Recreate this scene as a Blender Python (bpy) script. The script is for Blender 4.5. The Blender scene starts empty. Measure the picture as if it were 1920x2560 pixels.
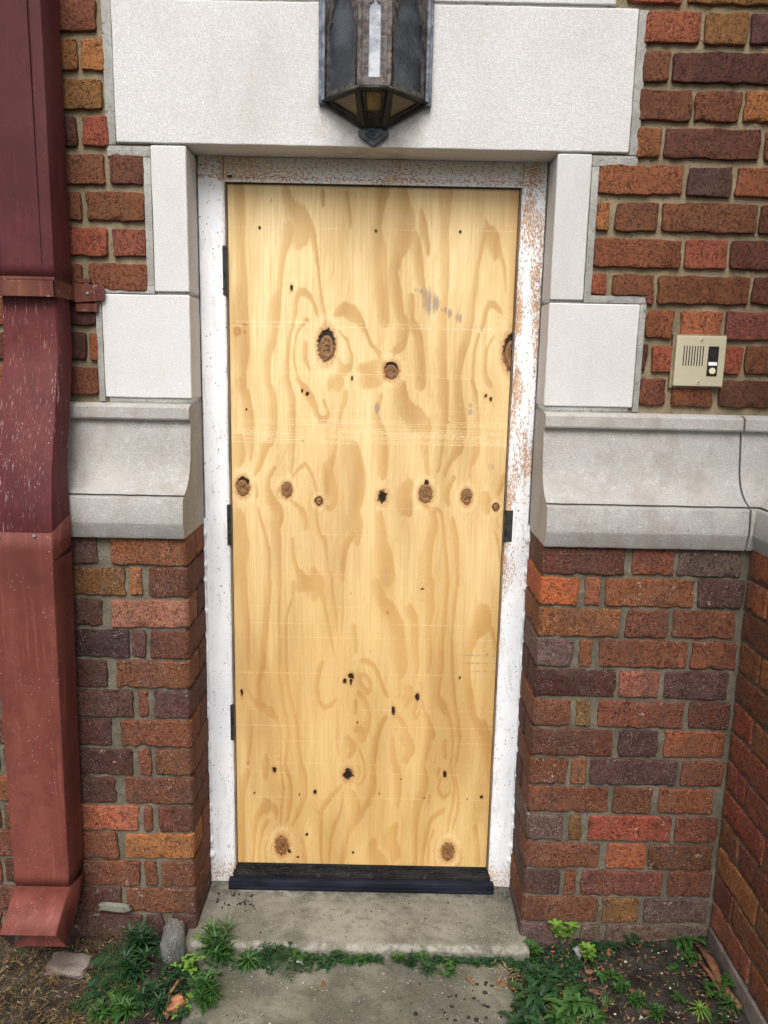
import bpy, bmesh, math, random
import numpy as np
from mathutils import Vector, Matrix
R = math.radians
random.seed(7); rng = np.random.default_rng(7)
sc = bpy.context.scene
C = sc.collection

# ---------------------------------------------------------------- camera
def make_camera():
    cd = bpy.data.cameras.new('camera'); o = bpy.data.objects.new('camera', cd); C.objects.link(o)
    cd.sensor_fit = 'VERTICAL'; cd.sensor_height = 36.0; cd.sensor_width = 27.0
    cd.lens = 1970.07 / 2560 * 36; cd.clip_start = .02; cd.clip_end = 300
    t, r = R(-10.6994), R(1.1724)
    f = Vector((0, math.cos(t), math.sin(t))); r0 = Vector((1, 0, 0)); u0 = Vector((0, -math.sin(t), math.cos(t)))
    right = math.cos(r) * r0 + math.sin(r) * u0; up = -math.sin(r) * r0 + math.cos(r) * u0
    m = Matrix((right, up, -f)).transposed().to_4x4()
    m.translation = Vector((.0445, -2.0198, 1.4898)); o.matrix_world = m
    sc.camera = o
make_camera()
# ---------------------------------------------------------------- world, sun, exposure
EL, AZ = 51, 184      # soft high light from the street side
w = bpy.data.worlds.new('World'); sc.world = w; w.use_nodes = True
nt = w.node_tree; bg = nt.nodes['Background']
sky = nt.nodes.new('ShaderNodeTexSky'); sky.sky_type = 'NISHITA'; sky.sun_disc = False
sky.sun_elevation = R(EL); sky.sun_rotation = R(AZ); sky.air_density = 1.0; sky.dust_density = 5.0; sky.ozone_density = 1.0
hs = nt.nodes.new('ShaderNodeHueSaturation'); hs.inputs['Saturation'].default_value = .45
nt.links.new(sky.outputs[0], hs.inputs['Color']); nt.links.new(hs.outputs[0], bg.inputs[0]); bg.inputs[1].default_value = .095
sl = bpy.data.lights.new('sun', 'SUN'); sl.energy = 1.75; sl.angle = R(35); sl.color = (1, .97, .93)
so = bpy.data.objects.new('sun', sl); C.objects.link(so)
sd = Vector((math.sin(R(AZ)) * math.cos(R(EL)), math.cos(R(AZ)) * math.cos(R(EL)), math.sin(R(EL))))
so.rotation_euler = sd.to_track_quat('Z', 'Y').to_euler()
so.location = (0, -4, 5)
sc.view_settings.view_transform = 'Standard'; sc.view_settings.look = 'None'
sc.view_settings.exposure = 0.84; sc.view_settings.gamma = 1; sc.view_settings.use_curve_mapping = False

# ---------------------------------------------------------------- helpers: nodes
class NT:
    def __init__(s, name):
        s.m = bpy.data.materials.new(name); s.m.use_nodes = True; s.t = s.m.node_tree
        s.b = s.t.nodes['Principled BSDF']; s._p = {}
    def n(s, ty, **k):
        x = s.t.nodes.new('ShaderNode' + ty)
        for a, v in k.items(): setattr(x, a, v)
        return x
    def L(s, a, b): s.t.links.new(a, b)
    def set(s, sock, v):
        if hasattr(v, 'is_linked') or isinstance(v, bpy.types.NodeSocket): s.L(v, sock)
        else:
            if isinstance(v, tuple) and len(v) == 3 and sock.type == 'RGBA': v = v + (1,)
            sock.default_value = v
    def pos(s, sc3=(1, 1, 1)):
        if sc3 not in s._p:
            g = s.n('NewGeometry'); mp = s.n('Mapping'); s.L(g.outputs['Position'], mp.inputs[0]); mp.inputs['Scale'].default_value = sc3
            s._p[sc3] = mp.outputs[0]
        return s._p[sc3]
    def noise(s, scale, detail=4, rough=.55, sc3=(1, 1, 1), w=None, dist=0):
        x = s.n('TexNoise'); s.L(s.pos(sc3), x.inputs['Vector']); x.inputs['Scale'].default_value = scale
        x.inputs['Detail'].default_value = detail; x.inputs['Roughness'].default_value = rough; x.inputs['Distortion'].default_value = dist
        if w is not None: x.noise_dimensions = '4D'; s.set(x.inputs['W'], w)
        return x.outputs[0]
    def vor(s, scale, sc3=(1, 1, 1), feat='F1', out=0):
        x = s.n('TexVoronoi', feature=feat); s.L(s.pos(sc3), x.inputs['Vector']); x.inputs['Scale'].default_value = scale
        return x.outputs[out]
    def math(s, op, a, b=0.0, clamp=False):
        x = s.n('Math', operation=op); x.use_clamp = clamp; s.set(x.inputs[0], a); s.set(x.inputs[1], b); return x.outputs[0]
    def step(s, v, a, b, lo=0.0, hi=1.0):   # smooth remap
        x = s.n('MapRange', interpolation_type='SMOOTHSTEP'); s.set(x.inputs[0], v)
        for i, q in enumerate((a, b, lo, hi)): s.set(x.inputs[1 + i], q)
        return x.outputs[0]
    def mix(s, f, a, b, bt='MIX'):
        x = s.n('Mix', data_type='RGBA', blend_type=bt); s.set(x.inputs[0], f); s.set(x.inputs[6], a); s.set(x.inputs[7], b); return x.outputs[2]
    def attr(s, name):
        x = s.n('Attribute', attribute_name=name); return x
    def rgb(s, a):
        x = s.n('SeparateColor'); s.L(a, x.inputs[0]); return x.outputs
    def xyz(s):
        x = s.n('SeparateXYZ'); s.L(s.pos(), x.inputs[0]); return x.outputs
    def bump(s, h, dist=.002, strength=1.0):
        x = s.n('Bump'); s.set(x.inputs['Height'], h); x.inputs['Distance'].default_value = dist; x.inputs['Strength'].default_value = strength
        s.L(x.outputs[0], s.b.inputs['Normal'])
    def out(s, col=None, rough=None, metal=None, spec=None):
        if col is not None: s.set(s.b.inputs['Base Color'], col)
        if rough is not None: s.set(s.b.inputs['Roughness'], rough)
        if metal is not None: s.set(s.b.inputs['Metallic'], metal)
        if spec is not None: s.set(s.b.inputs['Specular IOR Level'], spec)
        return s.m

# ---------------------------------------------------------------- helpers: objects
def link(o, parent=None):
    C.objects.link(o)
    if parent is not None: o.parent = parent
    return o
def tag(o, label=None, cat=None, group=None, kind=None):
    if label: o['label'] = label
    if cat: o['category'] = cat
    if group: o['group'] = group
    if kind: o['kind'] = kind
    return o
def empty(name, loc=(0, 0, 0)):
    o = bpy.data.objects.new(name, None); o.location = loc; o.empty_display_size = .05; return link(o)
def wl(p):
    v = Vector((0, 0, 0))
    while p is not None: v = v + p.location; p = p.parent
    return v
def mesh_obj(name, V, F, mat, parent=None, smooth=False, cols=None, origin=None):
    me = bpy.data.meshes.new(name); V = np.asarray(V, float)
    if origin is not None: V = V - np.asarray(origin, float)
    if isinstance(F, np.ndarray):
        me.vertices.add(len(V)); me.vertices.foreach_set('co', V.ravel()); k = F.shape[1]
        me.loops.add(F.size); me.loops.foreach_set('vertex_index', F.ravel().astype(np.int32))
        me.polygons.add(len(F)); me.polygons.foreach_set('loop_start', np.arange(0, F.size, k, dtype=np.int32)); me.polygons.foreach_set('loop_total', np.full(len(F), k, dtype=np.int32))
        me.update(calc_edges=True)
    else: me.from_pydata([tuple(v) for v in V], [], F)
    for nm, a in (cols or {}).items():
        at = me.color_attributes.new(nm, 'FLOAT_COLOR', 'POINT'); a = np.concatenate([a, np.ones((len(a), 1))], 1) if a.shape[1] == 3 else a
        at.data.foreach_set('color', a.ravel().astype(np.float32))
    me.materials.append(mat); me.update(); me.validate()
    if smooth: me.polygons.foreach_set('use_smooth', np.ones(len(me.polygons), dtype=bool))
    o = bpy.data.objects.new(name, me); link(o, parent)
    if origin is not None:
        o.location = Vector(origin) - wl(parent)
    elif parent is not None: o.location = -wl(parent)
    return o
class MB:                                     # collects shapes, builds ONE mesh
    def __init__(s): s.bm = bmesh.new()
    def box(s, x0, x1, y0, y1, z0, z1, bevel=0, seg=2):
        b = bmesh.new(); bmesh.ops.create_cube(b, size=1)
        for v in b.verts: v.co = Vector(((x0 + x1) / 2 + v.co.x * (x1 - x0), (y0 + y1) / 2 + v.co.y * (y1 - y0), (z0 + z1) / 2 + v.co.z * (z1 - z0)))
        if bevel: bmesh.ops.bevel(b, geom=b.edges[:], offset=bevel, segments=seg, affect='EDGES', profile=.6)
        return s.add(b)
    def add(s, b, mat=None):
        me = bpy.data.meshes.new('tmp'); b.to_mesh(me); b.free()
        if mat is not None: me.transform(mat)
        s.bm.from_mesh(me); bpy.data.meshes.remove(me); return s
    def prism(s, pts, thick, mat=None):       # polygon in XZ extruded along +Y
        b = bmesh.new(); vs = [b.verts.new((p[0], 0, p[1])) for p in pts]; f = b.faces.new(vs)
        r = bmesh.ops.extrude_face_region(b, geom=[f])
        for v in [g for g in r['geom'] if isinstance(g, bmesh.types.BMVert)]: v.co.y += thick
        bmesh.ops.recalc_face_normals(b, faces=b.faces[:]); return s.add(b, mat)
    def hull(s, pts):
        b = bmesh.new(); [b.verts.new(p) for p in pts]; bmesh.ops.convex_hull(b, input=b.verts[:]); return s.add(b)
    def tube(s, pts, r, n=8):
        b = bmesh.new(); rings = []
        rr = r if isinstance(r, (list, tuple)) else [r] * len(pts)
        for i, p in enumerate(pts):
            p = Vector(p); d = (Vector(pts[min(i + 1, len(pts) - 1)]) - Vector(pts[max(i - 1, 0)])).normalized()
            a = d.orthogonal().normalized() if i == 0 else (a - d * a.dot(d)).normalized(); c = d.cross(a)
            rings.append([b.verts.new(p + (a * math.cos(2 * math.pi * k / n) + c * math.sin(2 * math.pi * k / n)) * rr[i]) for k in range(n)])
        for i in range(len(rings) - 1):
            for k in range(n): b.faces.new((rings[i][k], rings[i][(k + 1) % n], rings[i + 1][(k + 1) % n], rings[i + 1][k]))
        b.faces.new(rings[0][::-1]); b.faces.new(rings[-1]); bmesh.ops.recalc_face_normals(b, faces=b.faces[:]); return s.add(b)
    def cyl(s, c, r, h, n=24, axis='Y', r2=None):
        b = bmesh.new(); bmesh.ops.create_cone(b, cap_ends=True, segments=n, radius1=r, radius2=r if r2 is None else r2, depth=h)
        m = Matrix.Rotation(R(90), 4, 'X') if axis == 'Y' else Matrix.Identity(4)
        return s.add(b, Matrix.Translation(c) @ m)
    def build(s, name, mat, parent=None, smooth=False, origin=None):
        me = bpy.data.meshes.new(name)
        o0 = Vector(origin) if origin is not None else wl(parent)
        s.bm.transform(Matrix.Translation(-o0)); s.bm.to_mesh(me); s.bm.free(); me.materials.append(mat)
        if smooth: me.polygons.foreach_set('use_smooth', np.ones(len(me.polygons), dtype=bool))
        o = bpy.data.objects.new(name, me); link(o, parent)
        o.location = o0 - wl(parent)
        return o
# value noise on arrays
_T = rng.random((256, 256))
def vn(x, y, seed=0):
    x = np.asarray(x, float) + seed * 17.13; y = np.asarray(y, float) + seed * 9.71
    xi = np.floor(x).astype(int); yi = np.floor(y).astype(int); fx = x - xi; fy = y - yi
    fx = fx * fx * (3 - 2 * fx); fy = fy * fy * (3 - 2 * fy)
    g = lambda a, b: _T[a & 255, b & 255]
    return (g(xi, yi) * (1 - fx) + g(xi + 1, yi) * fx) * (1 - fy) + (g(xi, yi + 1) * (1 - fx) + g(xi + 1, yi + 1) * fx) * fy
def fbm(x, y, oct=4, seed=0):
    r = 0; a = .5
    for i in range(oct): r = r + a * vn(x * 2 ** i, y * 2 ** i, seed + i * 3); a *= .5
    return r / (1 - .5 ** oct)

# ---------------------------------------------------------------- materials
def m_brick():
    s = NT('brick'); col = s.attr('tone').outputs['Color']; aux = s.rgb(s.attr('aux').outputs['Color'])
    seed = s.math('MULTIPLY', aux[0], 40); low = aux[1]
    n1 = s.noise(28, 5, .6, w=seed); n2 = s.noise(140, 4, .65, w=seed); n3 = s.noise(9, 2, .5, w=seed, sc3=(1, 1, .35))
    c = s.mix(s.step(n3, .5, .68, 0, .55), col, s.mix(1, col, (.48, .42, .46), 'MULTIPLY'))      # flashed purple ends
    c = s.mix(s.step(n3, .46, .30, 0, .35), c, s.mix(1, col, (1.45, 1.2, .85), 'MULTIPLY'))
    c = s.mix(s.step(n1, .35, .75, 0, .55), c, s.mix(1, col, (1.55, 1.5, 1.45), 'MULTIPLY'))
    c = s.mix(s.step(n2, .53, .38, 0, .75), c, s.mix(1, col, (.36, .32, .36), 'MULTIPLY'))
    cr = s.noise(60, 3, .7, w=seed, sc3=(1.0, 1.0, .55), dist=1.2); crack = s.step(s.math('ABSOLUTE', s.math('SUBTRACT', cr, .5)), .014, .0, 0, 1)
    crack = s.math('MULTIPLY', crack, s.step(n1, .45, .6))
    v = s.vor(150); pit = s.math('MULTIPLY', s.step(v, .30, .16), s.step(s.noise(45, 2, w=seed), .50, .60))
    v2 = s.vor(46); big = s.math('MULTIPLY', s.step(v2, .12, .085), s.step(s.noise(30, 2, w=seed), .56, .62))
    dk = s.math('MAXIMUM', s.math('MAXIMUM', crack, pit), big)
    c = s.mix(s.math('MULTIPLY', dk, .8), c, (.022, .014, .012))
    # pale specks and lime bloom on the lower wall
    v3 = s.vor(210); sp = s.math('MULTIPLY', s.step(v3, .24, .15), s.math('MULTIPLY', low, s.step(s.noise(38, 2, w=s.math('ADD', seed, 9)), .44, .58)))
    c = s.mix(s.math('MULTIPLY', sp, .75), c, (.52, .47, .42))
    bl = s.math('MULTIPLY', s.step(s.noise(55, 5, .7, w=s.math('ADD', seed, 3)), .60, .72), s.math('MULTIPLY', aux[2], 1))
    c = s.mix(s.math('MULTIPLY', bl, .8), c, (.58, .54, .49))
    gm = s.math('MULTIPLY', s.step(s.noise(10, 5, .7), .42, .66), s.math('MULTIPLY', low, .45)); c = s.mix(gm, c, (.075, .052, .042))
    s.bump(s.math('SUBTRACT', s.math('ADD', s.math('MULTIPLY', n1, 1.0), s.math('MULTIPLY', n2, .7)), s.math('MULTIPLY', dk, 1.1)), .0045, 1)
    return s.out(c, s.step(n2, .3, .7, .75, .95), spec=.25)
def m_mortar(name, col, dark, bump=.0015):
    s = NT(name); n1 = s.noise(14, 4, .6); n2 = s.noise(160, 4, .7); n3 = s.noise(700, 2)
    c = s.mix(s.step(n1, .35, .7), dark, col); c = s.mix(s.step(n2, .55, .35, 0, .35), c, tuple(x * .5 for x in dark))
    c = s.mix(s.step(n3, .55, .75, 0, .35), c, tuple(min(.7, x * 1.7) for x in col))
    cr = s.noise(9, 4, .6, dist=.6); k = s.step(s.math('ABSOLUTE', s.math('SUBTRACT', cr, .5)), .004, .001)
    c = s.mix(s.math('MULTIPLY', k, .7), c, (.05, .045, .04))
    s.bump(s.math('ADD', s.math('ADD', n2, s.math('MULTIPLY', n3, .35)), s.math('MULTIPLY', n1, .8)), bump, 1)
    return s.out(c, .95, spec=.15)
def m_stone(name, base, warm, dirt=.0, rough_b=.0012, lamp=False):
    s = NT(name); n1 = s.noise(3.5, 4, .6); n2 = s.noise(520, 3, .75); n3 = s.noise(240, 3, .7); v = s.vor(75)
    c = s.mix(s.step(n1, .38, .66), base, warm)
    c = s.mix(s.step(n3, .56, .40, 0, .24), c, tuple(x * .66 for x in warm)); c = s.mix(s.step(s.noise(60, 4, .7), .5, .7, 0, .25), c, (.80, .80, .82))
    c = s.mix(s.step(n2, .56, .42, 0, .5), c, tuple(x * .55 for x in warm)); c = s.mix(s.step(n2, .60, .74, 0, .7), c, (.86, .86, .88))
    c = s.mix(s.math('MULTIPLY', s.step(v, .10, .06), s.step(s.noise(20, 2), .58, .64, 0, .8)), c, (.10, .09, .08))
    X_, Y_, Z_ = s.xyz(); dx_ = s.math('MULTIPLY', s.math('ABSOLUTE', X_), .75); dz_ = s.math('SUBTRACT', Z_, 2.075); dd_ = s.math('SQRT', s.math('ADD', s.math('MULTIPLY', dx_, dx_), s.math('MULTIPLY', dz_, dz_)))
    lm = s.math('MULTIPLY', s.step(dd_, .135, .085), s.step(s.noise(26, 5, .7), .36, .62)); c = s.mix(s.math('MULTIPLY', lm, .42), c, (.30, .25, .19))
    gr = s.math('MULTIPLY', s.step(s.noise(5, 5, .65, sc3=(1, 1, .4)),   .50, .70), .32); oi = s.n('ObjectInfo'); c = s.mix(1, c, s.mix(oi.outputs['Random'], (.93, .93, .92), (1.03, 1.02, 1.01)), 'MULTIPLY'); c = s.mix(gr, c, (.42, .39, .34))
    if dirt:
        d = s.noise(16, 5, .65, sc3=(1, 1, .5)); c = s.mix(s.step(d, .44, .70, 0, dirt), c, (.29, .26, .22))
        v2 = s.vor(130, sc3=(1, 1, .4)); c = s.mix(s.math('MULTIPLY', s.step(v2, .2, .1), s.step(s.noise(12, 3), .54, .62, 0, .75)), c, (.13, .12, .10))
    s.bump(s.math('ADD', s.math('MULTIPLY', n3, 1.0), s.math('MULTIPLY', n2, .6)), rough_b, 1)
    return s.out(c, .9, spec=.2)
def m_paint():                                  # white painted steel, chipped and rusting on one jamb
    s = NT('white_paint'); X, Y, Z = s.xyz()
    n1 = s.noise(6, 3); n2 = s.noise(210, 4, .75, sc3=(1.3, 1, .5)); n4 = s.noise(190, 4, .7, sc3=(.6, 1, 1.3)); tp = s.step(Z, 1.93, 1.95); n3 = s.noise(260, 3, .7)
    c = s.mix(s.step(n1, .3, .7), (.72, .75, .79), (.82, .83, .85))
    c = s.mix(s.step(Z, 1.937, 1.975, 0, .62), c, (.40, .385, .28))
    c = s.mix(s.math('MULTIPLY', s.step(s.noise(30, 4, .6, sc3=(2, 1, .4)), .55, .66), .35), c, (.50, .50, .47))
    right = s.step(X, .36, .38); big = s.noise(16, 4, .65, sc3=(1.6, 1, .35))
    hi = s.math('MULTIPLY', s.step(Z, .62, 1.1), right); inner = s.math('MULTIPLY', s.step(s.math('ABSOLUTE', X), .400, .384), .05)
    th = s.math('SUBTRACT', s.math('SUBTRACT', .635, inner), s.math('MULTIPLY', hi, s.step(big, .40, .60, .03, .18)))
    top = s.math('MULTIPLY', s.step(Z, 1.93, 1.95), s.math('ADD', s.step(s.noise(5, 3), .42, .6, .03, .11), s.step(Z, 1.960, 1.937, 0, .095))); th = s.math('SUBTRACT', th, top)
    foot = s.step(Z, .05, -.02, 0, .12); th = s.math('SUBTRACT', th, foot)
    n2 = s.math('ADD', s.math('MULTIPLY', n2, s.math('SUBTRACT', 1, tp)), s.math('MULTIPLY', n4, tp))
    rust = s.step(n2, th, s.math('ADD', th, .05))
    rc = s.mix(s.step(n3, .4, .62), (.56, .25, .05), (.24, .085, .03))
    rc = s.mix(s.step(s.noise(55, 3), .5, .65), rc, (.60, .33, .09))
    c = s.mix(s.math('MULTIPLY', s.step(n2, s.math('SUBTRACT', th, .05), th), .25), c, (.66, .46, .22)); c = s.mix(s.math('MULTIPLY', rust, .80), c, rc)
    v = s.vor(95, sc3=(1, 1, .8)); chip = s.math('MULTIPLY', s.step(v, .19, .14), s.step(s.noise(22, 3), .47, .55))
    c = s.mix(s.math('MULTIPLY', chip, .8), c, (.09, .09, .10))
    v = s.vor(230); chip2 = s.math('MULTIPLY', s.step(v, .17, .12), s.step(s.noise(16, 3), .5, .58)); c = s.mix(s.math('MULTIPLY', chip2, .7), c, (.14, .14, .15))
    s.bump(s.math('SUBTRACT', s.math('MULTIPLY', s.noise(40, 4, .6), .5), s.math('ADD', s.math('MULTIPLY', rust, .4), s.math('MULTIPLY', chip, .5))), .0012, 1)
    return s.out(c, s.step(rust, 0, 1, .42, .9), spec=.4)
def m_ply():
    s = NT('plywood'); a = s.rgb(s.attr('ma').outputs['Color']); b = s.rgb(s.attr('mb').outputs['Color'])
    st = s.noise(130, 4, .7, sc3=(3.2, 1, .05)); fi = s.noise(420, 3, .7, sc3=(2.2, 1, .10)); lo = s.noise(4, 3, .5, sc3=(2.2, 1, .45))
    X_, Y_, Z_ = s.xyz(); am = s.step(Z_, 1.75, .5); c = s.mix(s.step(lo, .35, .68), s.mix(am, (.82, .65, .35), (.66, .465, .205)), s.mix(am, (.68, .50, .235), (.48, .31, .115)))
    band = s.math('MULTIPLY', a[0], s.step(st, .25, .6, .72, 1.0)); c = s.mix(s.math('MULTIPLY', band, .72), c, s.mix(s.step(lo, .4, .6), (.47, .245, .062), (.34, .16, .034)))
    c = s.mix(s.step(st, .55, .36, 0, .40), c, (.47, .25, .09)); c = s.mix(s.step(fi, .56, .72, 0, .26), c, (.86, .70, .42))
    c = s.mix(s.math('MULTIPLY', b[1], s.step(s.noise(300, 2, .6, sc3=(1, 1, 1)), .38, .6)), c, (.90, .74, .47))
    halo = s.math('MULTIPLY', b[2], s.step(s.noise(150, 4, .7), .35, .6, .5, 1)); c = s.mix(s.math('MULTIPLY', halo, .85), c, (.36, .13, .035))
    kn = s.mix(s.step(s.noise(190, 4, .7), .38, .62), (.075, .032, .014), (.22, .10, .04)); c = s.mix(a[1], c, kn)
    c = s.mix(s.math('MULTIPLY', b[0], s.step(st, .3, .55, .35, 1)), c, (.24, .18, .17))
    c = s.mix(a[2], c, s.mix(s.step(s.noise(240, 2), .5, .66), (.008, .006, .005), (.05, .025, .014)))
    v = s.vor(60, sc3=(1.4, 1, .6)); fl = s.math('MULTIPLY', s.step(v, .06, .035), s.step(s.noise(18, 3), .55, .62)); c = s.mix(s.math('MULTIPLY', fl, .7), c, (.16, .07, .025))
    h = s.math('SUBTRACT', s.math('ADD', s.math('MULTIPLY', st, .35), s.math('MULTIPLY', fi, .3)), s.math('ADD', s.math('MULTIPLY', a[2], 4), s.math('SUBTRACT', s.math('MULTIPLY', a[1], .5), s.math('MULTIPLY', b[1], .5))))
    s.bump(h, .0008, .8)
    return s.out(c, .62, spec=.3)
def m_pipe(name, c1, c2, peel, speck, streak=1.0):
    s = NT(name); n1 = s.noise(7, 4, .6, sc3=(1.5, 1, .35)); n2 = s.noise(95, 6, .8, sc3=(3.2, 1, .17)); n3 = s.noise(5, 3, .5)
    c = s.mix(s.step(n1, .35, .68), c1, c2); c = s.mix(s.step(s.noise(34, 4, .6, sc3=(3, 1, .12)), .55, .72, 0, .4), c, tuple(x * 1.7 + .01 for x in c2))
    if peel == 2:
        m = s.step(s.noise(42, 6, .75, sc3=(.6, 1, 1.2)), .60, .64); c = s.mix(s.math('MULTIPLY', m, .85), c, s.mix(s.step(n1, .4, .6), (.46, .38, .32), (.30, .20, .15)))
    elif peel:
        m = s.math('MULTIPLY', s.step(n2, .595, .62), s.step(n3, .36, .56)); c = s.mix(s.math('MULTIPLY', m, .9), c, s.mix(s.step(n1, .4, .6), (.62, .52, .48), (.34, .22, .19)))
        c = s.mix(s.step(s.noise(11, 4, .6), .60, .72, 0, .55), c, (.17, .055, .02))
    v = s.vor(70 if peel else 105); sp = s.math('MULTIPLY', s.step(v, .13, .085), s.step(s.noise(17, 3), .48, .58)); c = s.mix(s.math('MULTIPLY', sp, speck), c, (.48, .38, .36))
    c = s.mix(s.step(s.noise(22, 5, .7), .45, .68, 0, .4), c, tuple(x * .6 for x in c1))
    c = s.mix(s.step(s.noise(2.6, 3), .58, .74, 0, .45), c, tuple(x * .45 for x in c1))
    s.bump(s.math('ADD', s.math('MULTIPLY', n2, .5), s.noise(25, 3)), .0008, .7)
    return s.out(c, .62, spec=.22)
def m_plain(name, c1, c2, scale=40, rough=.6, metal=0.0, bump=.0008, sc3=(1, 1, 1), spec=.4, c3=None):
    s = NT(name); n = s.noise(scale, 5, .65, sc3=sc3); c = s.mix(s.step(n, .36, .64), c1, c2)
    if c3: c = s.mix(s.step(s.noise(scale * 2.3, 4, .7), .56, .66), c, c3)
    if bump: s.bump(n, bump, 1)
    return s.out(c, rough, metal, spec)
def m_concrete(name, base, dk, green=0.0):
    s = NT(name); n1 = s.noise(5, 5, .65); n2 = s.noise(330, 3, .75); n3 = s.noise(38, 5, .7); v = s.vor(55)
    c = s.mix(s.step(n1, .38, .62), dk, base); c = s.mix(s.step(s.noise(2.4, 3, .6), .52, .66, 0, .55), c, tuple(min(.8, x * 1.5) for x in base)); c = s.mix(s.step(n3, .5, .32, 0, .5), c, tuple(x * .55 for x in dk)); c = s.mix(s.step(n2, .55, .72, 0, .7), c, tuple(min(.7, x * 2) for x in base))
    c = s.mix(s.step(n2, .45, .3, 0, .5), c, tuple(x * .3 for x in dk))
    c = s.mix(s.math('MULTIPLY', s.step(v, .16, .1), s.step(s.noise(11, 3), .5, .6)), c, (.03, .028, .025))
    v2 = s.vor(80); c = s.mix(s.math('MULTIPLY', s.step(v2, .12, .08), s.step(s.noise(14, 3), .53, .6)), c, (.55, .53, .48))
    if green: c = s.mix(s.step(s.noise(8, 4, .6), .5, .7, 0, green), c, (.075, .085, .035))
    if name == 'concrete':
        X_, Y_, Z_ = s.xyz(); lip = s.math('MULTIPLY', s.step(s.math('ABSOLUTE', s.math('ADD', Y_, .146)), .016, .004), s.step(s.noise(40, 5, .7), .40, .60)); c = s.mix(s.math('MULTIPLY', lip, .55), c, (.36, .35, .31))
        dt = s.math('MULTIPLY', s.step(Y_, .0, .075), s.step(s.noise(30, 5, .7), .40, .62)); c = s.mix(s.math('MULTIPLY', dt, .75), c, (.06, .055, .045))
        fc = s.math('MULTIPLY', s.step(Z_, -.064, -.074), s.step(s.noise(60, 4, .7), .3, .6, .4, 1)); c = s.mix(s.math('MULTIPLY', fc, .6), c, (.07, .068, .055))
    s.bump(s.math('ADD', s.math('MULTIPLY', n2, .5), n3), .003, 1)
    return s.out(c, .92, spec=.2)
def m_soil():
    s = NT('soil'); n1 = s.noise(14, 5, .7); n2 = s.noise(180, 4, .75); c = s.mix(s.step(n1, .38, .62), (.022, .018, .014), (.060, .052, .045))
    c = s.mix(s.step(n2, .55, .7, 0, .7), c, (.16, .14, .12)); c = s.mix(s.step(s.noise(20, 4), .55, .66, 0, .6), c, (.055, .06, .025))
    s.bump(s.math('ADD', n2, n1), .008, 1); return s.out(c, 1.0, spec=.1)
def m_leaf(name, c1, c2, c3):
    s = NT(name); a = s.rgb(s.attr('lv').outputs['Color']); c = s.mix(a[0], c1, c2); c = s.mix(s.step(s.noise(120, 3), .55, .75, 0, .5), c, c3)
    s.b.inputs['Transmission Weight'].default_value = 0
    return s.out(c, .5, spec=.35)
M = dict(brick=m_brick(),
    mort_up=m_mortar('mortar_upper', (.29, .235, .155), (.18, .145, .09)), mort_lo=m_mortar('mortar_lower', (.180, .160, .120), (.105, .092, .068), .003),
    joint=m_mortar('joint_mortar', (.38, .38, .355), (.29, .285, .26), .002),
    stone=m_stone('limestone', (.68, .68, .69), (.63, .62, .61)), band=m_stone('weathered_limestone', (.49, .48, .47), (.42, .405, .385), .6, .0022),
    paint=m_paint(), ply=m_ply(),
    pipe_a=m_pipe('maroon_paint', (.066, .013, .014), (.092, .020, .021), 0, .15), pipe_b=m_pipe('peeling_maroon_paint', (.072, .012, .014), (.100, .020, .021), 1, .6),
    pipe_d=m_pipe('flaked_maroon_paint', (.066, .012, .016), (.14, .05, .03), 2, .3), pipe_c=m_pipe('red_primer', (.130, .035, .026), (.178, .053, .042), 0, .9),
    zinc=m_plain('galvanised_metal', (.20, .24, .27), (.36, .40, .42), 30, .45, .6),
    dark=m_plain('dark_steel', (.012, .012, .012), (.05, .05, .048), 60, .5, .3), gap=m_plain('painted_gap_shade', (.02, .016, .012), (.05, .038, .028), 50, .9),
    edge=m_plain('rabbet_wood', (.10, .07, .045), (.22, .16, .11), 60, .8, sc3=(1, 1, .1)),
    thr=m_plain('black_threshold', (.006, .006, .007), (.022, .021, .020), 40, .6, .1, sc3=(.3, 1, 1), spec=.25, c3=(.055, .052, .046)), navy=m_plain('rubber_sweep', (.005, .006, .011), (.014, .016, .028), 30, .8, spec=.15, sc3=(.2, 1, 1)),
    bronze=m_plain('patinated_bronze', (.028, .024, .022), (.115, .105, .10), 60, .6, .25, .001, c3=(.22, .13, .085)), bronze_dk=m_plain('blackened_bronze', (.010, .010, .009), (.035, .035, .028), 45, .6, .3, .0015, c3=(.05, .045, .02)),
    blue=m_plain('weathered_blue_metal', (.045, .055, .08), (.15, .17, .21), 40, .5, .3, .0006, c3=(.04, .03, .03)),
    steel=None, con=m_concrete('concrete', (.205, .195, .16), (.125, .118, .095), .3), con2=m_concrete('path_concrete', (.175, .165, .13), (.10, .095, .075), .5), soil=m_soil(),
    foot=m_concrete('footing_concrete', (.20, .17, .15), (.11, .085, .07), .3), rock=m_concrete('rough_rock', (.20, .20, .19), (.07, .068, .065)),
    leaf=m_leaf('green_leaf', (.012, .045, .008), (.044, .110, .022), (.07, .14, .035)), leaf_dk=m_leaf('dark_leaf', (.007, .026, .009), (.020, .062, .019), (.03, .085, .03)), leaf_lt=m_leaf('light_leaf', (.065, .15, .02), (.13, .23, .035), (.16, .28, .05)),
    dead=m_plain('dead_leaf', (.10, .042, .02), (.22, .10, .05), 60, .7), straw=m_plain('dry_straw', (.20, .14, .06), (.42, .33, .17), 60, .8), straw_dk=m_plain('dry_grass_thatch', (.07, .042, .018), (.22, .135, .05), 60, .9),
    pebble=m_plain('pale_pebble', (.25, .24, .22), (.55, .53, .5), 60, .8), brick_chip=m_plain('brick_chip', (.22, .08, .04), (.36, .16, .08), 80, .9), debris=m_plain('dark_debris', (.012, .01, .008), (.035, .03, .022), 60, .95))
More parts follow.
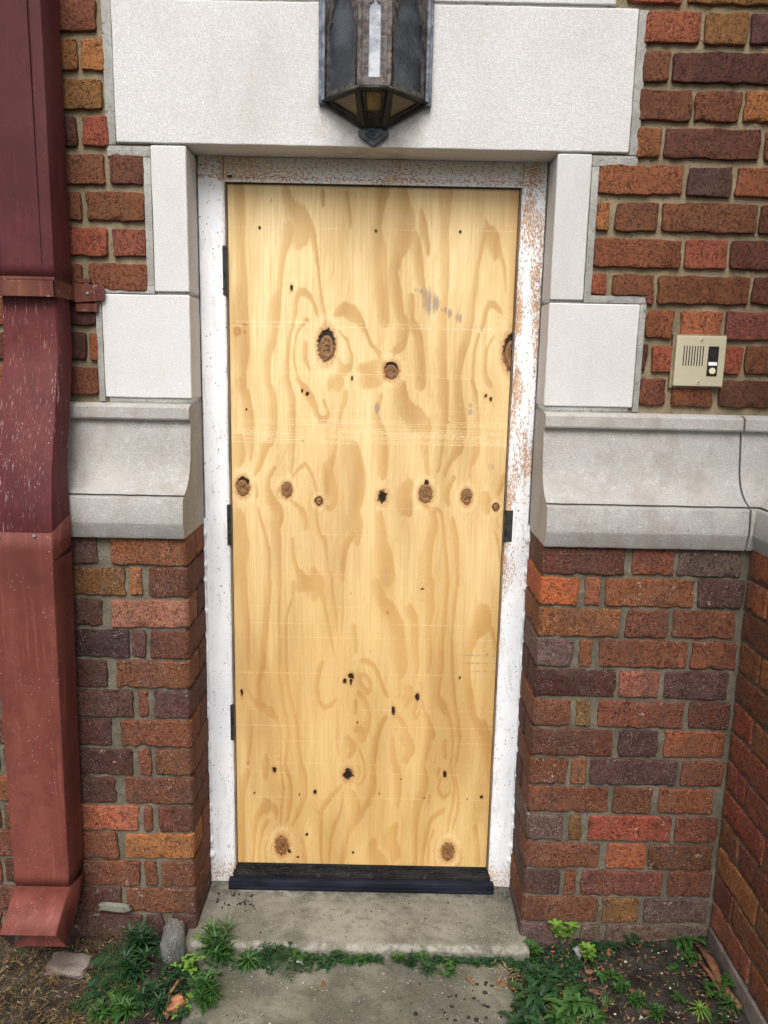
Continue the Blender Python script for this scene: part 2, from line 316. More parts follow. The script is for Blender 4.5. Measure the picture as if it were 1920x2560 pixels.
def m_steel():
    s = NT('brushed_steel'); n = s.noise(900, 2, .6, sc3=(.05, 1, 1)); c = s.mix(s.step(n, .3, .7), (.66, .61, .43), (.70, .66, .49))
    return s.out(c, s.step(n, .3, .7, .32, .40), .5)
M['steel'] = m_steel()
def m_glass(name, c1, c2, rough, tr=0.0, scale=160):
    s = NT(name); n = s.noise(scale, 3, .6); c = s.mix(s.step(s.noise(14, 4), .4, .65), c1, c2); s.bump(n, .0015, 1); s.b.inputs['Transmission Weight'].default_value = tr
    return s.out(c, rough, 0, .6)
M['gl_dark'] = m_glass('seedy_dark_glass', (.02, .026, .034), (.06, .072, .085), .32); M['gl_front'] = m_glass('ripple_glass_painted_light', (.20, .23, .27), (.46, .49, .53), .22, 0, 60); M['gl_amber'] = m_glass('dirty_amber_glass', (.14, .09, .022), (.30, .20, .06), .4)  # front pane's pale colour stands in for reflected light and light through
M['gunmetal'] = m_plain('gunmetal', (.03, .034, .038), (.075, .085, .09), 60, .55, .3, .0006); M['dark_ground'] = m_concrete('low_bounce_ground', (.10, .10, .095), (.06, .06, .055)); M['white'] = m_plain('white_card', (.75, .75, .74), (.8, .8, .8), 30, .5, bump=0); M['cream'] = m_plain('cream_button', (.62, .57, .36), (.68, .62, .42), 20, .35, bump=0); M['black'] = m_plain('black_plastic', (.012, .012, .014), (.02, .02, .024), 60, .35, bump=0)

# ---------------------------------------------------------------- brickwork
TONE = dict(R=(.33, .09, .046), B=(.205, .075, .034), D=(.105, .042, .028), P=(.115, .055, .044), N=(.29, .105, .042), O=(.40, .155, .052), T=(.26, .125, .04), K=(.38, .14, .09), X=(.58, .15, .045), G=(.165, .105, .085), V=(.058, .030, .030))
TONE['DB'] = (.155, .055, .031); TONE['RB'] = (.225, .078, .040); TONE['RP'] = (.24, .078, .052); TONE['RO'] = (.42, .13, .06)
def wall_path(kind):
    # returns f(s)->(P(n,2), N(n,2)); s runs along the face
    def flat(y):
        return lambda s: (np.stack([s, np.full_like(s, y)], -1), np.stack([np.zeros_like(s), -np.ones_like(s)], -1))
    def wrap(xc, y, r, mir):
        def f(s):
            s = np.asarray(s, float); t = s - (xc - r); A = np.clip(t / r, 0, math.pi / 2); k = np.maximum(0, t - r * math.pi / 2)
            x = np.where(t < 0, s, xc - r + r * np.sin(A)); yy = np.where(t < 0, y, y + r - r * np.cos(A) + k)
            nx = np.sin(A); ny = -np.cos(A)
            if mir: x = -x; nx = -nx
            return np.stack([x, yy], -1), np.stack([nx, ny], -1)
        return f
    def side(x):      # faces -x ; s = -y
        return lambda s: (np.stack([np.full_like(s, x), -s], -1), np.stack([-np.ones_like(s), np.zeros_like(s)], -1))
    return dict(up=flat(0.0), lowL=wrap(-.4493, -.098, .012, False), lowR=wrap(-.4447, -.098, .012, True), ret=side(.963), retup=side(1.075))[kind]
def add_brick(acc, f, s0, s1, z0, z1, tone, mir=False, low=0.0, bloom=0.0, proud=0.0):
    seed = random.random() * 50; Ls = s1 - s0; H = z1 - z0
    def grid(L):
        e = [0, .0009, .0022, .0045, .009]
        n = max(1, int((L - .02) / .009)); m = list(np.linspace(.010, L - .010, n + 1))
        return np.array(sorted(set(e + m[1:-1] + [L - q for q in e]))) if L > .024 else np.linspace(0, L, 7)
    a = grid(Ls); b = grid(H); A, B = np.meshgrid(a, b, indexing='ij'); U = A + s0; Vv = B + z0
    dA = np.minimum(A, Ls - A); dB = np.minimum(B, H - B); e = np.minimum(dA, dB)
    r = .0024; q = np.clip(1 - e / r, 0, 1); h = -.0042 * (1 - np.sqrt(1 - q * q * .98))
    ch = np.clip(fbm(U * 55, Vv * 55, 3, seed) - .56, 0, 1) * 5; h = h - ch * .006 * np.clip(1 - e / .009, 0, 1)
    h = h + (fbm(U * 30, Vv * 30, 3, seed + 5) - .5) * .0017 + (vn(U * 160, Vv * 160, seed) - .5) * .0008 + proud
    wob = np.clip(1 - e / .012, 0, 1)
    jA = (vn(U * 45, Vv * 45, seed + 1) - .5) * .0062 * wob; jB = (vn(U * 45, Vv * 45, seed + 2) - .5) * .0055 * wob
    tilt = (random.random() - .5) * .010; sh = (random.random() - .5) * .002
    cr = np.clip(1 - (dA + dB) / .012, 0, 1) * .35   # rounded corners
    cA = (Ls / 2 - A) * cr * .0; 
    kx = np.where(A < Ls / 2, 1, -1) * np.clip(.004 - dA - dB * .6, 0, 1) * .5; kz = np.where(B < H / 2, 1, -1) * np.clip(.004 - dB - dA * .6, 0, 1) * .5
    U2 = U + jA + kx; V2 = Vv + jB + kz + tilt * (A - Ls / 2) + sh
    P, N = f(U2.ravel()); h = h.ravel()
    X = np.column_stack([P[:, 0] + N[:, 0] * h, P[:, 1] + N[:, 1] * h, V2.ravel()])
    n, m = A.shape; idx = np.arange(n * m).reshape(n, m)
    F = np.stack([idx[:-1, :-1], idx[1:, :-1], idx[1:, 1:], idx[:-1, 1:]], -1).reshape(-1, 4)
    ring = list(idx[:, 0]) + list(idx[-1, 1:]) + list(idx[-2::-1, -1]) + list(idx[0, -2:0:-1])
    back = X[ring] - np.column_stack([N[ring], np.zeros(len(ring))]) * .022; bi = np.arange(len(ring)) + n * m
    ring = np.array(ring); SF = np.stack([ring, bi, np.roll(bi, -1), np.roll(ring, -1)], -1)
    X = np.vstack([X, back]); F = np.vstack([F, SF])
    if mir: F = F[:, ::-1]
    t = (np.array(TONE[tone]) * .67 + np.mean(TONE[tone]) * .015) * (1 + (rng.random(3) - .5) * .14) * (.93 + random.random() * .16)
    o = acc['n']; acc['V'].append(X); acc['F'].append(F + o); acc['n'] += len(X)
    acc['t'].append(np.tile(t, (len(X), 1))); acc['x'].append(np.tile([random.random(), low, bloom], (len(X), 1)))
def new_acc(): return dict(V=[], F=[], t=[], x=[], n=0)
def flush(acc, name, parent):
    return mesh_obj(name, np.vstack(acc['V']), np.vstack(acc['F']), M['brick'], parent, True, dict(tone=np.vstack(acc['t']), aux=np.vstack(acc['x'])))
def sheet(parts, f, s0, s1, z0, z1, h, amp=.0016, st=.007, mir=False):
    a = np.linspace(s0, s1, max(2, int((s1 - s0) / st))); b = np.linspace(z0, z1, max(2, int((z1 - z0) / st)))
    A, B = np.meshgrid(a, b, indexing='ij'); hh = h + (fbm(A * 40, B * 40, 3, 3) - .5) * 2 * amp
    P, N = f(A.ravel()); hr = hh.ravel(); X = np.column_stack([P[:, 0] + N[:, 0] * hr, P[:, 1] + N[:, 1] * hr, B.ravel()])
    n, m = A.shape; idx = np.arange(n * m).reshape(n, m); F = np.stack([idx[:-1, :-1], idx[1:, :-1], idx[1:, 1:], idx[:-1, 1:]], -1).reshape(-1, 4)
    if mir: F = F[:, ::-1]
    o = sum(len(p[0]) for p in parts); parts.append((X, F + o))
def rnd_tone(low): return random.choice(['B', 'DB', 'RB', 'N', 'P', 'B', 'DB', 'R', 'T', 'D'] if not low else ['RB', 'B', 'DB', 'P', 'D', 'N', 'RB', 'B'])
UR = {0: [(0.634,0.761,'R'),(0.772,0.874,'T'),(0.88,0.987,'P')],1: [(0.633,0.696,'B'),(0.705,0.943,'D')],2: [(0.632,0.756,'DB'),(0.766,0.874,'B'),(0.884,0.988,'O')],3: [(0.631,0.692,'N'),(0.701,0.93,'DB'),(0.941,1.035,'B')],4: [(0.547,0.751,'N'),(0.764,0.871,'P'),(0.881,1.082,'N')],5: [(0.548,0.578,'O'),(0.595,0.699,'B'),(0.71,0.939,'B'),(0.947,1.055,'DB')],6: [(0.547,0.762,'B'),(0.772,0.875,'R'),(0.884,1.103,'DB')],7: [(0.547,0.584,'R'),(0.601,0.7,'RB'),(0.713,0.938,'B'),(0.947,1.151,'DB')],8: [(0.69,0.757,'N'),(0.776,0.878,'RO'),(0.888,1.105,'RP')],9: [(0.687,0.697,'D'),(0.713,0.763,'R'),(0.889,0.937,'R'),(0.947,1.057,'B')],10: [(0.688,0.753,'RB'),(0.77,0.872,'B'),(0.889,1.125,'DB')]}
UL = {0: [(-0.82,-0.654,'B')],1: [(-0.807,-0.703,'T'),(-0.693,-0.638,'O')],2: [(-0.85,-0.648,'T')],3: [(-0.818,-0.711,'D'),(-0.698,-0.636,'R')],4: [(-0.861,-0.649,'B'),(-0.634,-0.555,'DB')],5: [(-0.81,-0.711,'B'),(-0.697,-0.554,'B')],6: [(-0.872,-0.648,'R'),(-0.636,-0.554,'RP')],7: [(-0.82,-0.715,'B'),(-0.698,-0.553,'RB')],8: [(-0.884,-0.684,'D')],9: [(-0.85,-0.716,'D'),(-0.707,-0.683,'N')],10: [(-0.894,-0.687,'RB')]}
LR = {0: [(0.441,0.653,'DB',1),(0.669,0.775,'RB'),(0.785,0.947,'G')],1: [(0.451,0.541,'X',1),(0.556,0.597,'RO'),(0.611,0.833,'N'),(0.843,0.974,'P')],2: [(0.436,0.652,'N',1),(0.668,0.774,'RB'),(0.788,0.945,'RB')],3: [(0.441,0.536,'G',1),(0.553,0.587,'N'),(0.605,0.831,'RB'),(0.842,0.977,'RB')],4: [(0.434,0.654,'D',1),(0.662,0.766,'K'),(0.78,0.942,'P')],5: [(0.444,0.541,'RB',1),(0.555,0.593,'T'),(0.612,0.836,'RB'),(0.851,0.976,'DB')],6: [(0.445,0.659,'DB',1),(0.672,0.776,'P'),(0.792,0.954,'N')],7: [(0.447,0.543,'B',1),(0.555,0.594,'N'),(0.602,0.834,'P'),(0.844,0.968,'RB')],8: [(0.443,0.656,'B',1),(0.669,0.773,'B'),(0.792,0.937,'N')],9: [(0.443,0.54,'G',1),(0.557,0.592,'T'),(0.609,0.832,'R'),(0.844,0.98,'RB')],10: [(0.443,0.647,'RB',1),(0.667,0.77,'RO'),(0.78,0.951,'B')],11: [(0.446,0.545,'P',1),(0.555,0.588,'B'),(0.601,0.823,'RP'),(0.838,0.978,'RB')],12: [(0.448,0.652,'B',1),(0.665,0.764,'T'),(0.779,0.951,'G')],13: [(0.445,0.593,'G',1),(0.612,0.665,'G'),(0.679,0.956,'G')]}
LL = {0: [(-0.767,-0.674,'P'),(-0.64,-0.427,'N',1)],1: [(-0.823,-0.608,'T'),(-0.597,-0.564,'O'),(-0.548,-0.429,'DB',1)],2: [(-0.777,-0.669,'D'),(-0.647,-0.435,'K',1)],3: [(-0.833,-0.603,'V'),(-0.597,-0.56,'P'),(-0.548,-0.445,'DB',1)],4: [(-0.786,-0.664,'D'),(-0.638,-0.447,'B',1)],5: [(-0.823,-0.6,'P'),(-0.586,-0.561,'RB'),(-0.545,-0.445,'P',1)],6: [(-0.787,-0.659,'D'),(-0.637,-0.435,'RB',1)],7: [(-0.832,-0.606,'D'),(-0.59,-0.557,'RB'),(-0.547,-0.437,'B',1)],8: [(-0.796,-0.656,'D'),(-0.63,-0.443,'RB',1)],9: [(-0.843,-0.598,'RO'),(-0.582,-0.559,'RB'),(-0.544,-0.437,'DB',1)],10: [(-0.806,-0.656,'RB'),(-0.639,-0.447,'O',1)],11: [(-0.852,-0.6,'B'),(-0.588,-0.555,'B'),(-0.542,-0.449,'RB',1)],12: [(-0.815,-0.654,'D'),(-0.639,-0.451,'B',1)],13: [(-0.862,-0.6,'P'),(-0.587,-0.541,'P'),(-0.519,-0.462,'P',1)]}
ZU, PU, HU = 2.2745, .0844, .0675
ZL, PL, HL = 1.0145, .0822, .0728

facade = tag(empty('brick_facade', (0, 0, -.1)), 'red brick front wall with pale limestone door surround and ledge, around the boarded doorway', 'wall')
acc = new_acc(); up = wall_path('up')
def fill_row(s0, s1, zc, h, low, f, a, mir=False, phase=0):
    s = s0; k = phase
    while s < s1 - .02:
        L = .222 if k % 2 == 0 else .104
        e = min(s + L, s1)
        if e - s > .03: add_brick(a, f, s, e, zc - h / 2, zc + h / 2, rnd_tone(low), mir, low=.8 if low else .08)
        s = e + .0115; k += 1
for c in range(-10, 11):
    zc = ZU - PU * c; z0, z1 = zc - HU / 2, zc + HU / 2
    if c >= 0:
        for q in UR[c]: add_brick(acc, up, q[0], q[1], z0 if not (c == 7 and q[1] < .72) else z0 + .016, z1, q[2], low=.08, proud=(random.random() - .5) * .002)
        if c == 7: add_brick(acc, up, .684, .704, z0 - .004, z0 + .02, 'RB')
        fill_row(max(q[1] for q in UR[c]) + .0115, 1.07, zc, HU, False, up, acc, phase=c)
        for q in UL[c]: add_brick(acc, up, q[0], q[1], z0 if c != 7 else z0 + .004, z1, q[2], low=.08, proud=(random.random() - .5) * .002)
        # further left, behind the downspout
        s = min(q[0] for q in UL[c]) - .0115; k = c
        while s > -1.9:
            L = .222 if k % 2 == 0 else .104; add_brick(acc, up, s - L, s, z0, z1, rnd_tone(False), low=.05); s -= L + .0115; k += 1
    else:
        xl = .60 if c == -1 else -1.9
        if c == -1:
            add_brick(acc, up, .585, .715, z0, z1, 'R'); fill_row(.728, 1.07, zc, HU, False, up, acc)
            s = -.64; k = 0
            while s > -1.9:
                L = .222 if k % 2 == 0 else .104; add_brick(acc, up, s - L, s, z0, z1, rnd_tone(False)); s -= L + .0115; k += 1
        else: fill_row(-1.9 + (c % 2) * .1, 1.07, zc, HU, False, up, acc, phase=c)
flush(acc, 'upper_brickwork', facade); accL, accR = new_acc(), new_acc()
fL = wall_path('lowL'); fR = wall_path('lowR'); CR = .012 * math.pi / 2 - .012   # arc length offset
def low_row(rows, f, xc, mir, c):
    zc = ZL - PL * c; z0, z1 = zc - HL / 2, zc + HL / 2; end = xc + .098 + .104 + CR - .001
    for q in rows:
        a, b = (q[0], q[1]) if not mir else (-q[1], -q[0]); bl = .9 if random.random() < .3 else .25
        if c == 13: bl = 1.0
        if q[2] == 'G': bl = .8
        if len(q) > 3:
            short = (b - a) > .15; e = xc + (.098 if short else end - xc)
            e = min(e, end); add_brick(acc, f, a, e, z0, z1, q[2], mir, low=.9, bloom=bl, proud=(random.random() - .5) * .003)
            if short: add_brick(acc, f, e + .010, end, z0 + (random.random() - .5) * .004, z1, rnd_tone(True), mir, low=.6, proud=(random.random() - .5) * .006)
        else: add_brick(acc, f, a, b, z0, z1, q[2], mir, low=.9, bloom=bl, proud=(random.random() - .5) * .002)
for c in range(0, 14):
    acc = accL; low_row(LL[c], fL, -.4493, False, c); acc = accR; low_row([q if q[1] < .957 else (q[0], .957, q[2]) for q in LR[c]], fR, -.4447, True, c)
    s = min(q[0] for q in LL[c]) - .0115; k = c; zc = ZL - PL * c
    while s > -1.9:
        L = .222 if k % 2 == 0 else .104; add_brick(accL, fL, s - L, s, zc - HL / 2, zc + HL / 2, rnd_tone(True), low=.9); s -= L + .0115; k += 1
flush(accL, 'lower_brickwork', facade); flush(accR, 'lower_brickwork', facade)
def flushm(parts, name, mat, parent, smooth=True): return mesh_obj(name, np.vstack([p[0] for p in parts]), np.vstack([p[1] for p in parts]), mat, parent, smooth)
pp = []; sheet(pp, up, -1.9, -.50, 1.37, 3.13, -.0115); sheet(pp, up, .50, 1.075, 1.37, 3.13, -.0115); sheet(pp, up, -.50, .50, 2.2, 3.13, -.0115)
flushm(pp, 'upper_mortar', M['mort_up'], facade)
pp = []; sheet(pp, fL, -1.9, -.4493 + .202 + CR, -.25, 1.06, -.0078, .0028); flushm(pp, 'lower_mortar', M['mort_lo'], facade); pp = []; sheet(pp, fR, -.992, -.4447 + .202 + CR, -.25, 1.06, -.0065, .0026, mir=True)
flushm(pp, 'lower_mortar', M['mort_lo'], facade)

# limestone blocks: dense box with softened wavering arrises
def stone_block(name, x0, x1, z0, z1, y0, y1, mat, parent, st=.012, chip=.0015):
    b = bmesh.new(); bmesh.ops.create_cube(b, size=1)
    for v in b.verts: v.co = Vector(((x0 + x1) / 2 + v.co.x * (x1 - x0), (y0 + y1) / 2 + v.co.y * (y1 - y0), (z0 + z1) / 2 + v.co.z * (z1 - z0)))
    for ax, n in ((0, int((x1 - x0) / .03)), (2, int((z1 - z0) / .03))):
        for i in range(1, n):
            co = Vector((0, 0, 0)); co[ax] = (x0, y0, z0)[ax] + ((x1 - x0), 0, (z1 - z0))[ax] * i / n; no = Vector((0, 0, 0)); no[ax] = 1
            bmesh.ops.bisect_plane(b, geom=b.verts[:] + b.edges[:] + b.faces[:], plane_co=co, plane_no=no)
    ed = [e for e in b.edges if len(e.link_faces) == 2 and e.calc_face_angle(0) > 1]
    bmesh.ops.bevel(b, geom=ed, offset=.0035, segments=3, affect='EDGES', profile=.5)
    for v in b.verts:
        k = float(vn(v.co.x * 33 + v.co.y * 21, v.co.z * 33, 4)) - .5
        if abs(v.co.x - x0) < .005 or abs(v.co.x - x1) < .005: v.co.x += k * chip
        if abs(v.co.z - z0) < .005 or abs(v.co.z - z1) < .005: v.co.z += k * chip
    for f in b.faces: f.smooth = f.calc_area() < 8e-5
    mb = MB(); mb.add(b); return mb.build(name, mat, parent, False)
ZS, Z1, Z2, ZB = 1.9967, 1.6482, 1.3896, 1.377
yb = .104
stone_block('lintel_stone', -.6165, .6145, ZS, 2.3115, -.001, .2, M['stone'], facade)
stone_block('upper_lintel_stone', -.50, .56, 2.318, 2.60, .001, .2, M['stone'], facade)
for x0, x1, za, zb2, nm in ((-.535, -.4493, Z1 + .004, ZS - .004, 'jamb_stone'), (.4447, .5280, Z1 + .004, ZS - .004, 'jamb_stone'), (-.6693, -.4493, Z2 + .001, Z1 - .003, 'quoin_stone'), (.4447, .670, Z2 + .001, Z1 - .003, 'quoin_stone')):
    stone_block(nm, x0, x1, za, zb2, 0, yb + .06, M['stone'], facade)
# pale pointing bead round the stones
jb = MB(); jo = .024
def bead(x0, x1, z0, z1): jb.box(x0, x1, .0030 + random.random() * .0008, .03, z0, z1, .0012)
bead(-.6165 - jo, -.618, ZS - .004, 3.12 - .8); bead(.616, .6145 + jo, ZS - .004, 2.31)
bead(-.6165 - jo, -.536, ZS - .030, ZS - .006); bead(.529, .6145 + jo, ZS - .030, ZS - .006)
bead(-.535 - jo * .8, -.5365, Z1 + .0182, ZS - .031); bead(.5295, .528 + jo * .8, Z1 + .004, ZS - .031)
bead(-.6693 - .004, -.5365, Z1 - .001, Z1 + .018); bead(.5295, .670 + jo * .7, Z1 - .001, Z1 + .017)
bead(-.6693 - jo * .7, -.671, Z2 - .010, Z1 - .002); bead(.6715, .670 + jo * .7, Z2 - .010, Z1 - .002)
jb.box(-.53, -.4498, .006, .102, Z1 - .004, Z1 + .005); jb.box(.4452, .527, .006, .102, Z1 - .004, Z1 + .005); jb.box(-.53, -.46, .006, .03, ZS - .006, ZS + .002); jb.box(.455, .527, .006, .03, ZS - .006, ZS + .002)
jb.box(-.66, -.4497, .004, .102, ZB - .008, Z2 + .003); jb.box(.4451, .66, .004, .102, ZB - .008, Z2 + .003); jb.box(-.48, .55, .005, .06, 2.308, 2.321)
jb.build('stone_joints', M['joint'], facade, True)
# core of the wall; slab across the doorway added unseen to block light
cb = MB(); cb.box(-1.9, -.47, .16, .45, -.2, 3.12).box(.47, 1.3, .16, .45, -.2, 3.12).box(-.469, .469, .17, .45, -.2, 3.12); cb.build('wall_core_backing', M['mort_lo'], facade)

# moulded ledge (water table): profile (outward p, z)
PR = [(.012, 1.377), (.030, 1.372), (.036, 1.368), (.037, 1.343), (.035, 1.339), (.030, 1.3375), (.022, 1.336), (.0215, 1.330), (.024, 1.310), (.028, 1.285), (.031, 1.258), (.036, 1.232), (.045, 1.208), (.060, 1.187), (.081, 1.170), (.103, 1.1605), (.104, 1.159), (.094, 1.1575), (.094, 1.1545), (.116, 1.1535), (.118, 1.150), (.121, 1.120), (.123, 1.092), (.1225, 1.088), (.120, 1.083), (.114, 1.056), (.110, 1.050)]
def ledge(name, paths, caps, parent, mat):
    # paths: list of stations; each station maps p -> (x,y)
    V = []; n = len(PR); F = []
    for st in paths:
        for i, (p, z) in enumerate(PR):
            x, y = st(p); k = float(vn(x * 60 + y * 40, z * 60, 8)) - .5; V.append((x, y, z + k * .0012))
        x, y = st(-.16); V.append((x, y, PR[-1][1])); V.append((x, y, PR[0][1]))
    m = n + 2
    for i in range(len(paths) - 1):
        for j in range(m): F.append((i * m + j, i * m + (j + 1) % m, (i + 1) * m + (j + 1) % m, (i + 1) * m + j))
    F.append(tuple(range(m))[::-1]); F.append(tuple(range((len(paths) - 1) * m, len(paths) * m)))
    o = mesh_obj(name, V, F, mat, parent); bm = bmesh.new(); bm.from_mesh(o.data); bmesh.ops.recalc_face_normals(bm, faces=bm.faces[:])
    for f in bm.faces: f.smooth = len(f.verts) == 4
    for e in bm.edges:
        if len(e.link_faces) == 2 and e.calc_face_angle(0) > R(24): e.smooth = False
    bm.to_mesh(o.data); bm.free(); return o
def line_st(x0, x1, n=40): return [(lambda p, x=x: (x, -p)) for x in np.linspace(x0, x1, n)]
ledge('ledge_stone', line_st(-1.9, -1.20), 0, facade, M['band'])
ledge('ledge_stone', line_st(-1.195, -.4493), 0, facade, M['band'])
ledge('ledge_stone', line_st(.4447, .9405), 0, facade, M['band'])
MB().box(.9385, .9475, -.012, .05, 1.052, 1.374).build('ledge_joint', M['mort_lo'], facade)
side = tag(empty('brick_return_wall', (1.0, -.5, -.1)), 'brick side wall coming forward at the right edge, with its own limestone ledge and concrete footing', 'wall')
ledge('ledge_stone', [(lambda p, x=x: (x, -p)) for x in (.946, .950)] + [(lambda p: (1.075 - p, -p))] + [(lambda p, y=y: (1.075 - p, y - .13)) for y in np.linspace(-.0, -1.3, 50)], 0, side, M['band'])
acc = new_acc(); fr = wall_path('ret'); fu = wall_path('retup')
for c in range(0, 14):
    zc = ZL - PL * c + .004; s = .099; k = c
    while s < 1.35:
        L = .222 if k % 2 == 0 else .104; add_brick(acc, fr, s, s + L, zc - HL / 2, zc + HL / 2, random.choice(['N', 'O', 'RB', 'N', 'R', 'B', 'RO', 'N']), low=.8, bloom=.2); s += L + .012; k += 1
for c in range(-10, 11):
    zc = ZU - PU * c; s = .012; k = c
    while s < 1.35:
        L = .222 if k % 2 == 0 else .104; add_brick(acc, fu, s, s + L, zc - HU / 2, zc + HU / 2, rnd_tone(False), low=.1); s += L + .012; k += 1
flush(acc, 'brickwork', side)
pp = []; sheet(pp, fr, .06, 1.4, -.2, 1.06, -.0065, .0024); flushm(pp, 'lower_mortar', M['mort_lo'], side)
pp = []; sheet(pp, fu, .0, 1.4, 1.37, 3.13, -.0085, .0016); flushm(pp, 'upper_mortar', M['mort_up'], side)
MB().box(1.09, 1.3, -1.38, .15, -.2, 3.12).build('wall_core_backing', M['mort_lo'], side)
fb = bmesh.new(); bmesh.ops.create_grid(fb, x_segments=1, y_segments=1, size=1); fb.free()
ft = MB(); ft.box(.958, 1.09, -1.38, -.10, -.24, -.012, .006); o = ft.build('footing', M['foot'], side, True)

# ---------------------------------------------------------------- door frame
fr_e = tag(empty('door_frame', (0, yb, -.052)), 'white painted steel door frame, blistered and streaked with rust, around the plywood', 'door frame')
def jamb(name, x0, x1):
    # hollow-metal profile: face, slightly raised bead at outer edge, return towards the board
    mb = MB(); s = 1 if x0 < 0 else -1; xo, xi = (x0, x1) if s > 0 else (x1, x0)
    prof = [(xo, yb + .004), (xo + s * .004, yb - .001), (xo + s * .010, yb + .000), (xo + s * .055, yb + .001), (xi - s * .004, yb + .001), (xi, yb + .005), (xi, yb + .028), (xi - s * .003, yb + .060), (xo, yb + .060)]
    n = 60; b = bmesh.new(); rows = []
    for i in range(n + 1):
        z = -.052 + (1.9967 + .052) * i / n
        rows.append([b.verts.new((p[0] + (float(vn(z * 25, j * 3.1, 6)) - .5) * (.0016 if j in (4, 5) else .0006), p[1] + (float(vn(z * 18, j * 1.7, 2)) - .5) * .0010, z)) for j, p in enumerate(prof)])
    for i in range(n):
        for j in range(len(prof)): b.faces.new((rows[i][j], rows[i][(j + 1) % len(prof)], rows[i + 1][(j + 1) % len(prof)], rows[i + 1][j]))
    b.faces.new(rows[0]); b.faces.new(rows[-1]); bmesh.ops.recalc_face_normals(b, faces=b.faces[:]); mb.add(b)
    return mb.build(name, M['paint'], fr_e)
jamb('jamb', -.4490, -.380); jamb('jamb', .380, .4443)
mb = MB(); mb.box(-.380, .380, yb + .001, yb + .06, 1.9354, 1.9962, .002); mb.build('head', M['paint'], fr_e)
# lumpy old paint and caulk where the jambs meet the brick
for x, s in ((-.4500, 1), (.4455, -1)):
    pts = []; rr = []
    for i in range(260):
        z = 1.06 - (1.06 + .05) * i / 259; k_ = max(0, float(vn(z * 45, 5, 9)) - .45); pts.append((x - s * .001 + s * (float(vn(z * 30, 1, 3)) * .003), yb - .002, z)); rr.append(.0030 + .016 * k_ + .0012 * random.random())
    MB().tube(pts, rr, 7).build('caulk_bead', M['paint'], fr_e, True)
for x, s in ((-.4495, 1), (.445, -1)):
    pts = [(x + s * .001, yb - .0005, 1.995 - .93 * i / 40) for i in range(41)]
    MB().tube(pts, [.0012 + .0014 * random.random() for _ in pts], 6).build('caulk_line', M['mort_lo'], fr_e, True)
# inner stop (dark wood strip seen at each side of the board)
MB().box(-.3795, -.3755, yb + .010, yb + .058, -.004, 1.935).box(.3755, .3795, yb + .010, yb + .058, -.004, 1.935).build('stop', M['edge'], fr_e); MB().box(-.3755, .3755, yb + .004, yb + .03, 1.9338, 1.9354).build('shaded_head_stop', M['gap'], fr_e)  # head strip coloured near black to paint the shade in the top gap
for z0, z1 in ((1.655, 1.780), (.985, 1.10), (.405, .515)):
    h = MB(); h.box(-.3870, -.3765, yb - .0005, yb + .03, z0, z1, .0015); h.cyl((-.380, yb + .002, (z0 + z1) / 2), .0035, z1 - z0 - .01, 12, 'Z'); h.build('hinge_leaf', M['dark'], fr_e)
st = MB(); st.box(.376, .3985, yb - .0012, yb + .02, 1.012, 1.100, .001); st.box(.380, .391, yb - .0022, yb + .002, 1.030, 1.074, .0006); st.box(.3785, .3975, yb - .0020, yb, 1.077, 1.080).box(.3785, .3975, yb - .0020, yb, 1.022, 1.025)
so_ = st.build('strike_plate', M['dark'], fr_e); 
MB().box(-.372, -.358, yb - .0004, yb + .003, 1.945, 1.951).build('bolt_hole', M['dark'], fr_e)

